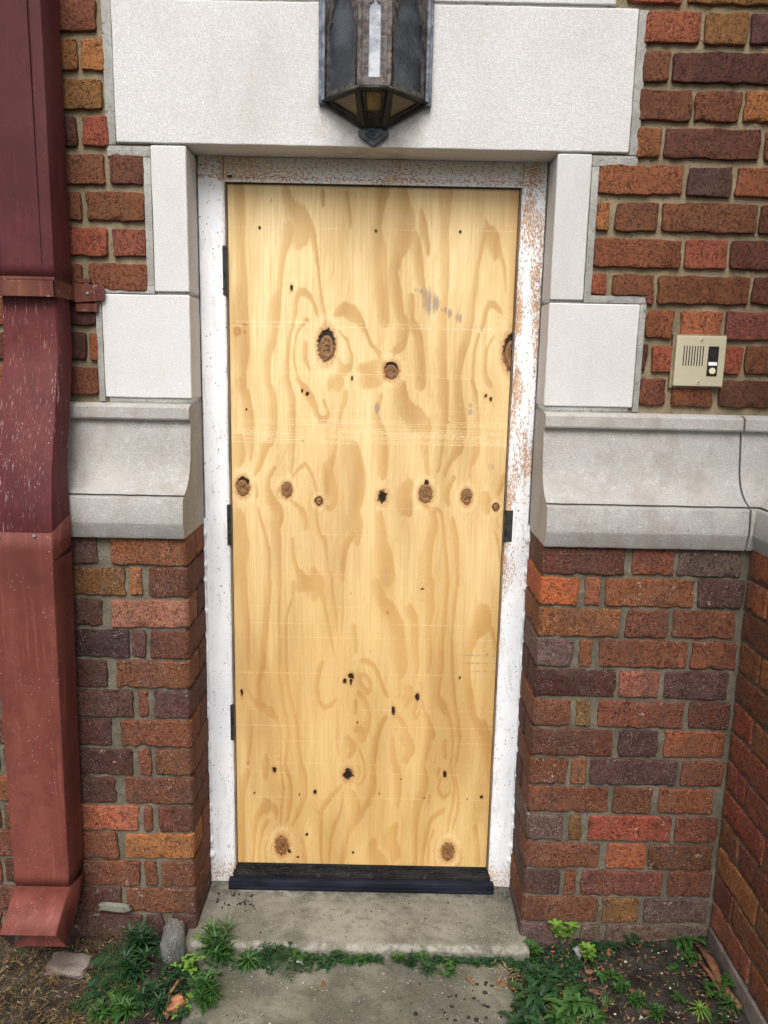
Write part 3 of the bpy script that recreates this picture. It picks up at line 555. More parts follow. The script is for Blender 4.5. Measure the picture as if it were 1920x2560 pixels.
# ---------------------------------------------------------------- plywood board
STROKES = [[(-348,1925,32),(-346,1873,32),(-346,1838,33),(-346,1790,30),(-344,1741,30),(-342,1692,33),(-352,1630,49),(-350,1568,49),(-348,1518,46),(-346,1467,26),(-346,1426,29)],[(-228,1923,22),(-216,1876,35),(-198,1852,68),(-198,1819,70)],[(-221,1826,33),(-226,1792,28),(-234,1768,23),(-241,1719,15),(-244,1670,15),(-257,1632,38),(-260,1595,39)],[(-180,1853,35),(-163,1817,28),(-155,1793,20),(-148,1769,13),(-141,1721,8),(-134,1659,8),(-126,1610,15),(-121,1582,10)],[(-203,1608,15),(-202,1633,15),(-196,1663,15),(-183,1671,20),(-165,1661,15),(-152,1639,10),(-144,1610,8)],[(-206,1596,13),(-219,1545,13),(-224,1495,13),(-224,1444,13)],[(-257,1570,23),(-263,1544,26),(-276,1506,23),(-279,1468,23),(-276,1430,18)],[(-170,1597,13),(-188,1581,8),(-197,1558,6),(-202,1533,5),(-205,1495,5),(-198,1454,8),(-190,1430,8)],[(-175,1534,15),(-178,1496,16),(-165,1473,10)],[(-98,1610,13),(-78,1631,31),(-55,1619,38),(-37,1604,26),(-16,1570,15),(0,1537,10),(24,1515,8)],[(-85,1568,6),(-64,1548,9),(-53,1511,9),(-56,1478,16),(-79,1467,29),(-87,1497,10)],[(16,1923,12),(12,1868,15),(8,1820,15),(12,1748,25),(18,1675,31),(22,1613,21)],[(-133,1918,15),(-130,1889,12)],[(-71,1914,15),(-63,1867,13),(-60,1829,5)],[(-32,1476,16),(-14,1468,36),(22,1466,52)],[(-97,1446,16),(-92,1436,42)],[(20,1923,40),(16,1880,25),(9,1832,23),(18,1785,38),(19,1724,41),(25,1663,41),(31,1601,31)],[(72,1924,32),(76,1882,43),(82,1851,58),(75,1817,63),(63,1773,38),(52,1724,30),(61,1663,38),(72,1614,26),(83,1594,33)],[(124,1871,15),(127,1835,30),(138,1799,20),(142,1775,13)],[(95,1822,35),(108,1786,40),(117,1750,30),(123,1714,25),(134,1682,15),(135,1640,10)],[(184,1931,40),(186,1884,30),(186,1836,24),(188,1776,23),(189,1715,25),(191,1666,20),(186,1616,26),(187,1554,28),(190,1503,26),(195,1439,23)],[(292,1855,8),(293,1836,20),(304,1817,48),(312,1798,38),(319,1771,20)],[(288,1826,18),(286,1814,15),(280,1778,13),(272,1729,13),(267,1680,20),(261,1642,23),(262,1605,23),(249,1542,23),(235,1504,28),(229,1453,23)],[(319,1812,25),(328,1783,15),(342,1742,10),(349,1694,6),(351,1674,4)],[(294,1591,13),(296,1606,13),(300,1631,15),(309,1651,15),(324,1646,18),(343,1627,8)],[(284,1568,10),(276,1530,10),(272,1479,9),(273,1441,10)],[(326,1564,5),(306,1536,9),(303,1492,10),(307,1454,15),(318,1440,16)],[(359,1923,25),(363,1851,28),(366,1779,23),(370,1706,20),(369,1632,21),(368,1595,15)],[(102,1664,18),(102,1639,23),(100,1607,26),(122,1567,26),(126,1527,31),(132,1476,34),(134,1438,34)],[(81,1576,39),(79,1539,31),(59,1518,16)],[(-4,1545,5),(18,1510,5),(41,1490,5)],[(-352,1432,26),(-337,1396,31),(-330,1345,34),(-330,1305,37),(-325,1266,26),(-323,1226,11)],[(-357,1278,32),(-355,1239,42),(-358,1212,21)],[(-276,1434,16),(-266,1398,29),(-264,1359,31),(-264,1320,29),(-267,1280,24),(-286,1254,24),(-297,1213,19),(-313,1181,11)],[(-222,1435,16),(-211,1386,21),(-209,1334,18),(-209,1268,16),(-210,1215,11),(-213,1188,5)],[(-198,1443,10),(-188,1428,13),(-172,1410,26),(-156,1382,24),(-143,1348,16),(-127,1330,16),(-112,1349,13),(-117,1367,13),(-125,1385,10)],[(18,1445,31),(-19,1442,34)],[(-107,1437,26),(-111,1424,16)],[(-68,1410,16),(-70,1389,18),(-80,1350,13),(-90,1310,10),(-93,1271,11),(-98,1231,16),(-116,1204,34),(-110,1164,40),(-97,1137,27),(-94,1110,19),(-105,1090,14),(-118,1098,8)],[(-45,1261,32),(-42,1232,42),(-36,1192,53),(-36,1138,53),(-40,1084,32),(-40,1043,54),(-34,1007,27)],[(-47,1018,22),(-63,987,16),(-68,945,14),(-70,889,14)],[(-260,1201,11),(-276,1174,16),(-281,1147,19),(-274,1114,30),(-255,1087,35),(-252,1066,40),(-260,1038,30),(-253,997,24),(-250,941,16),(-248,871,14)],[(-311,1151,13),(-308,1124,13)],[(-303,1092,8),(-298,1056,11),(-285,1010,11),(-277,968,14),(-278,912,14),(-278,870,16)],[(-212,1110,8),(-188,1094,13),(-177,1067,19),(-174,1037,14)],[(-212,1003,11),(-210,956,16),(-199,914,19),(-182,892,33)],[(-155,915,16),(-155,895,44),(-155,873,71)],[(-145,1090,7),(-142,1054,10),(-134,1021,11),(-120,1000,16),(-114,958,8),(-109,916,8),(-100,888,11)],[(-212,1172,5),(-196,1197,8),(-177,1216,13),(-161,1197,9),(-150,1163,8),(-142,1136,7)],[(-357,1063,32),(-358,1036,40),(-350,981,41),(-359,925,41),(-352,869,27)],[(-249,1144,8),(-256,1131,9),(-247,1118,5)],[(195,1443,29),(196,1407,31),(201,1356,24),(197,1303,18),(194,1250,13),(192,1223,11),(187,1202,8)],[(232,1444,23),(235,1408,24),(243,1356,29),(247,1304,37),(238,1264,32),(216,1224,13),(206,1194,13)],[(270,1453,10),(282,1414,16),(287,1370,16),(289,1305,21),(289,1252,21),(277,1212,8),(276,1185,4)],[(78,1423,37),(85,1379,47),(112,1348,58),(149,1328,42),(150,1276,26),(154,1236,18),(161,1196,13)],[(27,1401,16),(14,1357,16),(29,1300,34),(30,1247,40),(33,1193,29)],[(233,1184,13),(218,1157,16),(214,1130,16),(220,1111,13)],[(106,1160,35),(90,1135,53),(94,1108,54),(113,1081,16)],[(156,1101,16),(178,1088,22),(182,1047,27),(172,1011,30),(171,964,22),(173,880,22)],[(166,1099,8),(202,1091,11),(208,1048,11),(216,993,11),(223,937,11),(228,881,11)],[(232,1067,16),(242,1021,22),(249,966,16),(252,881,14)],[(369,1187,21),(357,1146,13)],[(354,1037,5),(361,1010,8),(372,954,8),(377,898,8)],[(318,1132,32),(322,1110,40),(328,1094,16)],[(28,1077,22),(34,1003,38),(40,961,54),(50,905,54)],[(-349,878,27),(-345,827,22),(-339,762,15),(-338,684,13),(-337,631,10),(-337,613,5)],[(-276,879,17),(-280,828,20),(-287,763,22),(-292,698,22),(-294,645,20),(-300,606,15),(-310,579,15),(-308,525,13)],[(-246,880,10),(-248,816,9),(-250,738,9),(-250,660,12),(-251,607,12),(-242,540,13),(-232,486,13),(-222,418,13)],[(-210,880,7),(-210,834,5),(-221,804,10),(-229,765,7),(-230,712,8),(-228,634,9),(-222,567,10),(-212,514,13),(-199,460,10),(-194,413,11)],[(-194,873,34),(-170,879,44),(-142,869,30),(-125,839,15),(-115,793,9),(-107,746,9),(-99,702,8),(-89,663,4)],[(-101,883,12),(-96,832,7),(-90,793,12),(-85,742,7)],[(-68,871,7),(-67,794,7),(-70,742,4)],[(-38,756,17),(-32,704,15),(-29,677,8)],[(-126,641,12),(-136,620,20),(-141,569,15),(-134,529,15),(-121,502,15),(-100,511,13),(-83,535,8)],[(-343,554,8),(-328,525,15),(-303,504,20),(-278,491,28),(-258,472,13),(-248,431,10),(-245,409,10)],[(-336,497,15),(-337,457,15),(-335,408,20)],[(-30,526,15),(-32,493,15)],[(-20,558,8),(-5,540,13),(6,510,15)],[(-29,439,15),(-3,437,25)],[(-80,503,6),(-79,413,10)],[(24,882,26),(38,831,36),(60,804,47),(76,764,52),(88,681,53),(97,640,45),(101,612,24)],[(117,806,31),(131,779,34),(140,710,21),(147,655,16),(148,604,5)],[(177,888,26),(176,848,29),(180,807,29),(176,766,18),(180,697,18),(182,656,18),(180,628,16)],[(226,889,12),(223,835,12),(220,781,16),(217,712,18),(216,642,21),(210,586,16),(203,549,21),(218,521,32),(240,493,16),(252,459,11),(258,424,11)],[(252,895,10),(248,849,10),(247,781,7),(245,726,7),(247,671,8),(251,601,11),(257,545,12),(264,502,13),(273,459,11),(278,419,11)],[(325,813,26),(326,796,52),(322,769,63),(302,736,37),(291,700,29),(287,658,26),(289,602,26),(300,546,27),(312,489,21),(333,446,30)],[(354,753,16),(366,715,16),(376,674,10)],[(-14,649,11),(2,652,16),(23,636,13),(40,602,13),(51,569,13),(62,543,8)],[(-19,609,11),(-16,581,11),(1,556,21),(14,559,16),(14,585,13),(0,607,13),(-16,609,8)],[(123,564,29),(121,542,37),(119,519,16)],[(164,534,8),(170,509,8),(182,472,16),(194,429,27)],[(148,517,11),(138,491,11),(149,477,8),(159,506,7)],[(-21,553,11),(-2,525,16),(12,488,16),(5,454,27),(-8,419,32)],[(58,478,16),(45,454,16),(38,420,16)],[(98,481,16),(115,456,16),(124,422,16)],[(-334,438,20),(-338,386,20),(-341,344,10)],[(-344,300,18),(-354,274,26),(-363,232,26),(-366,175,29),(-367,89,29),(-366,2,26)],[(-250,440,10),(-245,388,9),(-248,338,6),(-243,291,9),(-238,249,10),(-242,206,9),(-245,163,10),(-245,132,4)],[(-224,440,13),(-224,388,13),(-230,347,10),(-232,313,13),(-220,277,16),(-215,235,13),(-219,192,13),(-228,141,9)],[(-194,441,10),(-193,389,13),(-189,334,20),(-179,292,23),(-176,236,21),(-186,193,16),(-200,156,16),(-213,127,7)],[(-289,354,8),(-292,318,26),(-292,284,16)],[(-290,211,10),(-288,188,42),(-304,174,21),(-317,153,21),(-325,119,13),(-328,61,10),(-332,-3,11)],[(-270,186,23),(-257,169,13),(-260,146,5)],[(-286,140,16),(-302,111,13),(-310,61,8),(-310,-3,8)],[(-289,76,5),(-294,47,7),(-292,3,7)],[(-276,62,4),(-273,27,5),(-260,-11,5)],[(-82,405,6),(-76,364,6)],[(-54,406,26),(-36,387,31),(-46,356,15)],[(-15,379,8),(-2,338,9),(4,296,8),(-8,268,8),(-21,267,5)],[(-70,255,13),(-96,229,16),(-116,200,16),(-127,166,13),(-126,109,12),(-126,51,9),(-123,-8,8)],[(-62,238,6),(-62,196,8),(-74,159,13),(-87,130,16),(-97,80,10),(-100,37,9),(-102,-10,8)],[(-31,239,10),(-26,197,34),(-30,154,34),(-43,110,16),(-53,67,16),(-63,23,24),(-65,-9,16)],[(-20,326,8),(-12,307,6),(-19,282,5)],[(-181,79,13),(-176,35,18),(-171,0,11)],[(-223,101,4),(-210,72,3),(-208,40,3),(-218,14,4),(-239,5,4)],[(32,408,23),(28,352,18),(28,310,15),(29,254,23),(14,212,21),(2,189,21),(-16,154,21)],[(80,409,15),(84,340,21),(101,298,26),(102,242,23),(100,200,13)],[(118,415,36),(132,382,38),(120,346,20)],[(186,449,20),(187,411,20),(178,369,20),(172,328,13),(178,286,26),(174,244,28),(160,215,31),(156,172,23),(154,115,18),(156,57,16),(158,-1,16)],[(234,404,15),(238,357,13)],[(221,320,13),(218,304,15)],[(252,451,10),(259,412,8),(260,371,8),(254,329,10),(258,302,8),(268,268,8),(266,217,10),(257,166,10),(254,117,5)],[(270,451,10),(277,413,9),(274,358,8),(265,316,6),(277,268,6),(281,218,10),(278,175,10),(267,126,5)],[(227,290,8),(220,259,10),(234,225,13),(255,240,8),(254,274,5)],[(339,452,41),(354,401,46),(364,346,31),(372,290,15),(379,248,10)],[(238,186,13),(216,171,18),(198,150,13),(189,107,16),(180,58,12),(178,-1,10)],[(212,119,7),(198,78,8),(197,14,8)],[(224,79,4),(215,50,5),(221,9,5)],[(332,133,16),(342,76,16),(344,18,21)],[(97,134,16),(74,84,52),(91,41,47)],[(30,75,26),(22,40,42),(49,5,58)],[(295,60,5),(297,16,5),(282,2,8)],[(193,216,10),(195,233,8)],[(227,62,3),(231,15,3),(250,-8,3),(282,4,3),(294,34,3),(282,74,3),(257,94,3),(242,88,3)]]
KNOTS = [(-116.9,1532.3,23.2,42.8,'H'),(57.3,1469.7,19.5,23.0,'C'),(376.6,1524.5,24.5,50.4,'H'),(-344.5,1148.0,18.7,26.9,'C'),(-223.9,1140.2,15.2,21.0,'R'),(-135.6,1111.7,10.7,13.0,'O'),(39.4,1127.5,12.0,16.2,'X'),(157.3,1138.0,18.7,25.7,'R'),(159.0,1169.1,5.9,7.0,'X'),(270.3,1132.2,14.6,21.7,'R'),(352.5,1104.9,9.1,11.4,'O'),(-40.8,603.1,7.5,9.3,'X'),(-40.7,587.1,3.6,10.7,'X'),(-58.3,588.1,4.5,8.0,'X'),(-355.4,545.0,3.1,10.2,'X'),(151.6,542.5,5.8,10.7,'X'),(83.8,498.3,4.2,13.7,'X'),(-262.5,305.6,5.7,8.3,'X'),(-44.8,295.0,13.4,16.7,'X'),(-242.1,58.4,19.7,31.8,'R'),(-218.5,40.0,4.2,5.9,'X'),(-143.0,236.6,4.6,7.3,'X'),(240.1,302.6,4.9,10.0,'X'),(257.5,49.2,18.9,30.4,'R'),(350.9,230.5,4.1,6.2,'X'),(-339.5,327.6,6.2,9.4,'S'),(181.1,223.9,1.9,4.0,'X'),(-20.5,460.3,1.5,3.2,'X'),(-189.1,227.7,1.6,3.9,'X'),(-322.5,229.8,1.8,3.4,'X'),(-168.1,1403.0,3.2,4.7,'X'),(-181.9,1411.3,2.1,5.7,'X'),(-209.7,1677.1,3.3,8.4,'X'),(-354.0,1565.3,10.3,13.8,'S'),(-334.0,1580.8,7.7,5.0,'S'),(-334.2,1563.2,4.6,6.3,'S'),(-48.2,1447.1,1.8,6.7,'X'),(311.9,1407.6,3.1,5.1,'X'),(325.4,1398.8,3.1,4.7,'X'),(-193.8,21.1,3.7,2.9,'X'),(-166.8,96.8,3.1,4.6,'X'),(156.9,866.3,4.1,2.1,'X'),(14.1,679.0,2.3,3.9,'S'),(-20.6,459.6,1.6,3.7,'X'),(60.2,796.3,4.7,6.0,'S'),(47.2,235.1,1.5,2.3,'X'),(308.5,222.5,1.3,2.5,'X'),(111.3,283.5,1.0,1.7,'X'),(271.9,604.4,1.9,3.9,'X'),(348.3,677.3,1.3,1.6,'X'),(-332.1,1358.5,2.1,2.6,'X'),(-261.3,1894.4,2.0,6.6,'S'),(-180.7,1277.4,3.1,3.7,'S'),(-43.9,849.6,1.8,4.6,'S'),(214.4,1336.2,4.2,2.6,'S')]
GREYS = [(156.0,1648.0,12.7,27.2),(140.0,1670.0,5.1,14.7),(130.0,1677.0,5.1,6.1),(119.0,1680.0,5.1,5.0),(171.0,1646.0,7.6,19.7),(192.0,1631.0,6.4,6.2),(208.0,1622.0,5.1,11.1),(225.0,1612.0,3.9,13.7),(235.0,1610.0,3.8,12.5),(278.0,1586.0,11.6,12.5),(289.0,1581.0,5.1,5.0),(274.0,1365.0,6.5,9.1),(273.0,1383.0,5.2,7.7),(335.0,1218.0,5.3,13.4),(20.0,1370.0,5.2,15.6),(331.0,673.0,47.4,1.7),(332.0,650.0,39.6,1.9),(347.0,626.0,31.8,1.7),(362.0,456.0,18.8,1.7)]
PX0, PX1, PZ0, PZ1, PY = -.3742, .3742, .001, 1.9335, .119
def make_ply():
    st = .00205; xs = np.linspace(PX0, PX1, int((PX1 - PX0) / st)); zs = np.linspace(PZ0, PZ1, int((PZ1 - PZ0) / st))
    X, Z = np.meshgrid(xs * 1000, zs * 1000, indexing='ij'); dx = (xs[1] - xs[0]) * 1000; dz = (zs[1] - zs[0]) * 1000
    wx = (fbm(X / 40, Z / 150, 2, 2) - .5) * 5 + (vn(X / 5, Z / 70, 9) - .5) * 1.8; wz = (fbm(X / 6, Z / 80, 2, 5) - .5) * 10
    WX = X + wx; WZ = Z + wz
    band = np.zeros_like(X)
    for s in STROKES:
        # resample
        P = []
        for (x0, z0, w0), (x1, z1, w1) in zip(s[:-1], s[1:]):
            n = max(2, int(math.hypot(x1 - x0, z1 - z0) / 2.2))
            for i in range(n): t = i / n; P.append((x0 + (x1 - x0) * t, z0 + (z1 - z0) * t, w0 + (w1 - w0) * t))
        P.append(s[-1]); P = np.array(P, float)
        for _ in range(14): P[1:-1] = (P[:-2] + P[1:-1] * 2 + P[2:]) / 4
        tot = len(P); arr = np.zeros_like(X)
        for i, (x, z, wd) in enumerate(P):
            hw = wd / 2 + .6; R_ = hw + 16
            i0 = max(0, int((x - R_ - xs[0] * 1000) / dx)); i1 = min(X.shape[0], int((x + R_ - xs[0] * 1000) / dx) + 2); j0 = max(0, int((z - R_ - zs[0] * 1000) / dz)); j1 = min(X.shape[1], int((z + R_ - zs[0] * 1000) / dz) + 2)
            if i0 >= i1 or j0 >= j1: continue
            a = WX[i0:i1, j0:j1] - x; d = np.sqrt(a * a + ((WZ[i0:i1, j0:j1] - z) * .8) ** 2) / hw
            v = np.clip((1.16 - d) / (.26 + .45 * (a < 0)), 0, 1); v = v * v * (3 - 2 * v)
            v *= np.clip(.66 + .46 * a / hw, .30, 1.12)
            arr[i0:i1, j0:j1] = np.maximum(arr[i0:i1, j0:j1], v)
        band = np.maximum(band, arr)
    band = np.clip(band, 0, 1)
    # quiet secondary figure between the traced bands
    bend = np.zeros_like(X)
    for x, z, rx, rz, ty in KNOTS:
        if rx > 3 and ty != 'S': bend += np.sign(X - x) * (rx * 1.5 + 4) * np.exp(-np.abs(X - x) / (rx * 2.2 + 12) - ((Z - z) / (rz * 2.0 + 26)) ** 2) * np.clip(np.abs(X - x) / 2.5, 0, 1)
    XB = X - bend; cl = np.zeros_like(X); near = np.zeros_like(X)
    for x, z, rx, rz, ty in KNOTS:
        if rx > 3 and ty != 'S':
            e_ = np.exp(-((X - x) / (rx * 2.0 + 9)) ** 2 - ((Z - z) / (rz * 1.8 + 42)) ** 2); cl += e_; near = np.maximum(near, e_)
    g = XB / 30 + fbm(XB / 70, Z / 420, 3, 12) * 5.5 + cl * 1.5; sec = np.clip(np.abs((g % 1) - .5) * 2 - .55, 0, 1) * 1.4
    g2 = XB / 6.5 + fbm(XB / 45, Z / 500, 3, 15) * 12 + cl * 3.6; fine = np.clip(np.abs((g2 % 1) - .5) * 2 - .45, 0, 1) * 1.6 * np.clip(fbm(X / 40, Z / 200, 2, 44) * 2.4 - .8 + near * 1.1, 0, 1.15)
    def blur(A_, kx, kz):
        for ax, k in ((0, kx), (1, kz)):
            for _ in range(2):
                P_ = np.concatenate([np.repeat(np.take(A_, [0], ax), k, ax), A_, np.repeat(np.take(A_, [-1], ax), k, ax)], ax); cs = np.cumsum(P_, ax); n_ = A_.shape[ax]
                A_ = (np.take(cs, np.arange(2 * k, 2 * k + n_), ax) - np.take(cs, np.arange(0, n_), ax)) / (2 * k)
        return A_
    soft = blur(band, 5, 26); broad = fbm(X / 60, Z / 330, 3, 71)
    sec = sec * .6 + np.clip(broad * 3.2 - 1.35, 0, 1) * .8 + soft * .55 + (vn(X / 3.2, Z / 210, 73) - .5) * .35
    band = np.clip(band * (.78 + .3 * fbm(X / 25, Z / 150, 2, 31)) + np.clip(sec, 0, 1.3) * .40 * (1 - band) + fine * .34, 0, 1)
    brown = np.zeros_like(X); black = np.zeros_like(X); halo = np.zeros_like(X); depth = np.zeros_like(X); pale = np.zeros_like(X)
    wob = (fbm(X / 6, Z / 6, 3, 21) - .5)
    for x, z, rx, rz, ty in KNOTS:
        d = np.sqrt(((X - x) / rx) ** 2 + ((Z - z) / rz) ** 2); dw = d + wob * (1.0 if ty == 'X' else .34); sm = lambda e0, e1: np.clip((dw - e0) / (e1 - e0), 0, 1)
        edge = .9 / rx
        if ty == 'X': black = np.maximum(black, 1 - sm(.85, 1.1)); halo = np.maximum(halo, (1 - sm(1.0, 2.1)) * .75)
        elif ty == 'S': halo = np.maximum(halo, (1 - sm(.8, 1.15)) * .8)
        else:
            ring = .5 + .5 * np.sin(dw * 19); body = 1 - sm(.94, 1.06)
            brown = np.maximum(brown, body * (.66 + .34 * ring)); halo = np.maximum(halo, (1 - sm(1.0, 1.5)) * .9); black = np.maximum(black, np.clip(1 - np.abs(dw - .97) / (1.6 / rx), 0, 1) * .55)
            pale = np.maximum(pale, np.clip(1 - np.abs(dw - 1.8) / .5, 0, 1) * .35)
            core = np.sqrt(((X - x - rx * .1) / (rx * .38)) ** 2 + ((Z - z + rz * .15) / (rz * .38)) ** 2) + wob * 2.2
            black = np.maximum(black, np.clip(1.1 - core, 0, 1) * .8)
            if ty == 'H': cz = Z - z + rz * .25; black = np.maximum(black, (1 - sm(.93, 1.03)) * np.clip((np.sqrt(((X - x) / rx) ** 2 + (cz / rz) ** 2) - .82) / .07, 0, 1) * (Z > z)); black = np.maximum(black, body * np.clip((dw - .86) / .06, 0, 1) * .7)
            if ty == 'C': cz = Z - z + rz * .22; black = np.maximum(black, (1 - sm(.95, 1.05)) * np.clip((np.sqrt(((X - x + rx * .12) / rx) ** 2 + (cz / rz) ** 2) - .86) / .05, 0, 1) * (Z > z + rz * .2))
            if ty == 'O': black = np.maximum(black, np.clip(1 - np.abs(dw - .8) / .22, 0, 1)); brown *= np.where(d < .5, .5, 1)
    brown = np.clip(brown * (1 - black), 0, 1)
    grey = np.zeros_like(X)
    comb = vn(X / 4.1, Z / 400, 41)
    for x, z, rx, rz in GREYS:
        d = ((X - x) / (rx * 1.5)) ** 2 + ((Z - z) / (rz * (.25 + 1.5 * comb))) ** 2; grey = np.maximum(grey, np.clip(1.25 - d, 0, 1) * .8 * np.clip(comb * 2.6 - .35, .15, 1))
    # lathe-check and saw lines
    line = np.zeros_like(X)
    slope = lambda z0: z0 + X * .004
    for z0, wd, x0, x1, am in ((1829, 1.0, -372, -40, .55), (1829, 1.0, 30, 372, .55), (1592, 2.2, -372, -80, .6), (1580, 1.4, -372, 372, .75), (1590, 1.0, -372, 372, .35), (1583, .9, 60, 372, .5), (1459, 1.1, -372, 372, .5), (1452, .8, -100, 372, .4), (1363, .9, -372, 372, .45), (1382, .8, -372, 372, .3), (1338, .8, -372, 372, .3), (1095, .8, -372, 372, .25), (1020, .8, -372, 372, .3), (905, .8, -372, 200, .3), (810, 1, -372, 372, .35), (760, .9, -372, 300, .45), (718, .9, -372, 372, .5), (610, 1, -372, 372, .35), (500, 1, -372, 372, .35), (448, .9, -372, 372, .4), (400, .9, -372, 372, .3), (330, .8, -372, 372, .3), (300, .8, -372, 372, .3), (220, 1.2, -372, 372, .3)):
        n_ = vn(X / 40, Z / 400 + z0, 51); line = np.maximum(line, np.clip(1.3 - np.abs(Z - slope(z0)) / wd, 0, 1) * am * ((X > x0) & (X < x1)) * np.clip(n_ * 2.2 - .25, 0, 1))
    for z0 in (1334, 1328, 1322, 1313, 1307, 1303, 1298, 1294, 1290, 1286, 1281, 1277, 1273):
        n_ = vn(X / 55, z0 * 1.37 + Z * 0, 61); line = np.maximum(line, np.clip(1.25 - np.abs(Z - slope(z0)) / 1.1, 0, 1) * .75 * np.clip(n_ * 2.4 - .35, 0, 1))
    line = np.maximum(line, pale * .8)
    # a patch edge tone shift, like a spliced veneer strip (wide faint horizontal tone steps)
    V = np.column_stack([X.ravel() / 1000, (PY + black * .0022 + brown * .0006).ravel(), Z.ravel() / 1000]); n, m = X.shape; idx = np.arange(n * m).reshape(n, m)
    F = np.stack([idx[:-1, :-1], idx[1:, :-1], idx[1:, 1:], idx[:-1, 1:]], -1).reshape(-1, 4)
    ma = np.stack([band, brown, black], -1).reshape(-1, 3); mbb = np.stack([grey, line, halo], -1).reshape(-1, 3)
    b0 = len(V); ring = list(idx[:, 0]) + list(idx[-1, 1:]) + list(idx[-2::-1, -1]) + list(idx[0, -2:0:-1]); bk = V[ring].copy(); bk[:, 1] = PY + .018
    bi = np.arange(len(ring)) + b0; ring = np.array(ring); V = np.vstack([V, bk]); F = np.vstack([F, np.stack([ring, bi, np.roll(bi, -1), np.roll(ring, -1)], -1)])
    z_ = np.zeros((len(ring), 3)); ma = np.vstack([ma, z_ + (.9, 0, 0)]); mbb = np.vstack([mbb, z_])
    o = mesh_obj('plywood_board', V, F, M['ply'], None, False, dict(ma=ma, mb=mbb), origin=(0, PY, 0)); return o
ply = tag(make_ply(), 'knotty yellow plywood sheet boarding up the whole doorway', 'plywood board')
for x, z in ((-.2924, 1.8278), (.0086, 1.826), (.2268, 1.8277), (-.0274, .0428)):
    s_ = MB(); s_.cyl((x, PY - .0006, z), .0036, .003, 14); s_.box(x - .0022, x + .0022, PY - .0027, PY - .0018, z - .0005, z + .0005); s_.build('screw', M['dark'], ply)

# ---------------------------------------------------------------- threshold
th = tag(empty('door_threshold', (0, .1, -.055)), 'black ribbed metal threshold with rubber front lip under the plywood', 'threshold')
mb = MB(); mb.box(-.3785, .3785, .118, .150, -.050, -.004, .001); mb.box(-.384, .384, .088, .1185, -.052, -.0125, .001)
for y, z in ((.121, -.0045), (.113, -.0115), (.105, -.0125), (.097, -.0125), (.0905, -.0135)): mb.box(-.380, .380, y - .0016, y + .0016, z - .003, z + .0035, .0008)
mb.build('tread', M['thr'], th)
mb = MB(); mb.box(-.394, .393, .068, .0885, -.0545, -.022, .004); mb.box(-.394, .393, .0665, .0685, -.050, -.045, .0006).box(-.394, .393, .0665, .0685, -.037, -.032, .0006); mb.build('lip', M['navy'], th, True)

# ---------------------------------------------------------------- ground, path, step
def terrain(name, x0, x1, y0, y1, st, fz, mat, label=None):
    a = np.arange(x0, x1 + st / 2, st); b = np.arange(y0, y1 + st / 2, st); A, B = np.meshgrid(a, b, indexing='ij'); Zz = fz(A, B); V = np.column_stack([A.ravel(), B.ravel(), Zz.ravel()])
    n, m = A.shape; idx = np.arange(n * m).reshape(n, m); F = np.stack([idx[:-1, :-1], idx[1:, :-1], idx[1:, 1:], idx[:-1, 1:]], -1).reshape(-1, 4)
    return tag(mesh_obj(name, V, F, mat, None, True), label, None, None, 'structure')
def soil_z(x, y):
    mid = 1 / (1 + np.exp(-(np.abs(x - .01) - .48) / .03)); base = -.108 + mid * .040
    base = base + np.where(x < -.55, -.012, 0)
    return base + (fbm(x * 14, y * 14, 4, 2) - .5) * .022 + (fbm(x * 70, y * 70, 3, 5) - .5) * .010
terrain('soil', -1.9, 1.1, -1.0, .02, .0075, soil_z, M['soil'])
g = MB(); g.box(-25, 25, -30, -.95, -.2, -.105); tag(g.build('ground', M['dark_ground']), None, None, None, 'structure')  # unseen ground, surface darkened to cut bounce onto the lower wall
g = MB(); g.box(-25, -1.85, -1, 12, -.2, -.107).box(1.31, 25, -1, 12, -.2, -.107); tag(g.build('ground', M['con2']), None, None, None, 'structure')
def path_z(x, y):
    e = np.minimum(x + .435, .415 - x) + (fbm(x * 12, y * 12, 3, 8) - .5) * .05
    return -.089 + (fbm(x * 20, y * 20, 3, 3) - .5) * .006 + (fbm(x * 120, y * 120, 2, 4) - .5) * .0025 - np.clip(.018 - e, 0, 1) * 1.5
terrain('path', -.47, .455, -1.0, -.13, .005, path_z, M['con2'])
def make_step():
    xs = np.linspace(-.470, .462, 200); prof = [(.16, -.0555), (.10, -.0555), (.05, -.0558), (0, -.0560), (-.05, -.0562), (-.10, -.0566), (-.130, -.0572), (-.142, -.0585), (-.149, -.0625), (-.152, -.070), (-.153, -.085), (-.153, -.12)]
    P2 = []
    for (ya, za), (yb_, zb_) in zip(prof[:-1], prof[1:]):
        n = max(1, int(math.hypot(yb_ - ya, zb_ - za) / .006)); P2 += [(ya + (yb_ - ya) * i / n, za + (zb_ - za) * i / n) for i in range(n)]
    P2.append(prof[-1]); V = []; 
    for x in xs:
        for y, z in P2:
            k = min(1, max(0, (-.10 - y) / .03)); lim = -.098
            V.append((x, y + (float(fbm(x * 22, z * 22, 3, 6)) - .5) * .018 * k, z + (float(fbm(x * 30, y * 30, 3, 2)) - .5) * (.0022 + .006 * k)))
    n, m = len(xs), len(P2); idx = np.arange(n * m).reshape(n, m); F = np.stack([idx[:-1, :-1], idx[:-1, 1:], idx[1:, 1:], idx[1:, :-1]], -1).reshape(-1, 4)
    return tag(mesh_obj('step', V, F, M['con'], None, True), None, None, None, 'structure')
make_step()

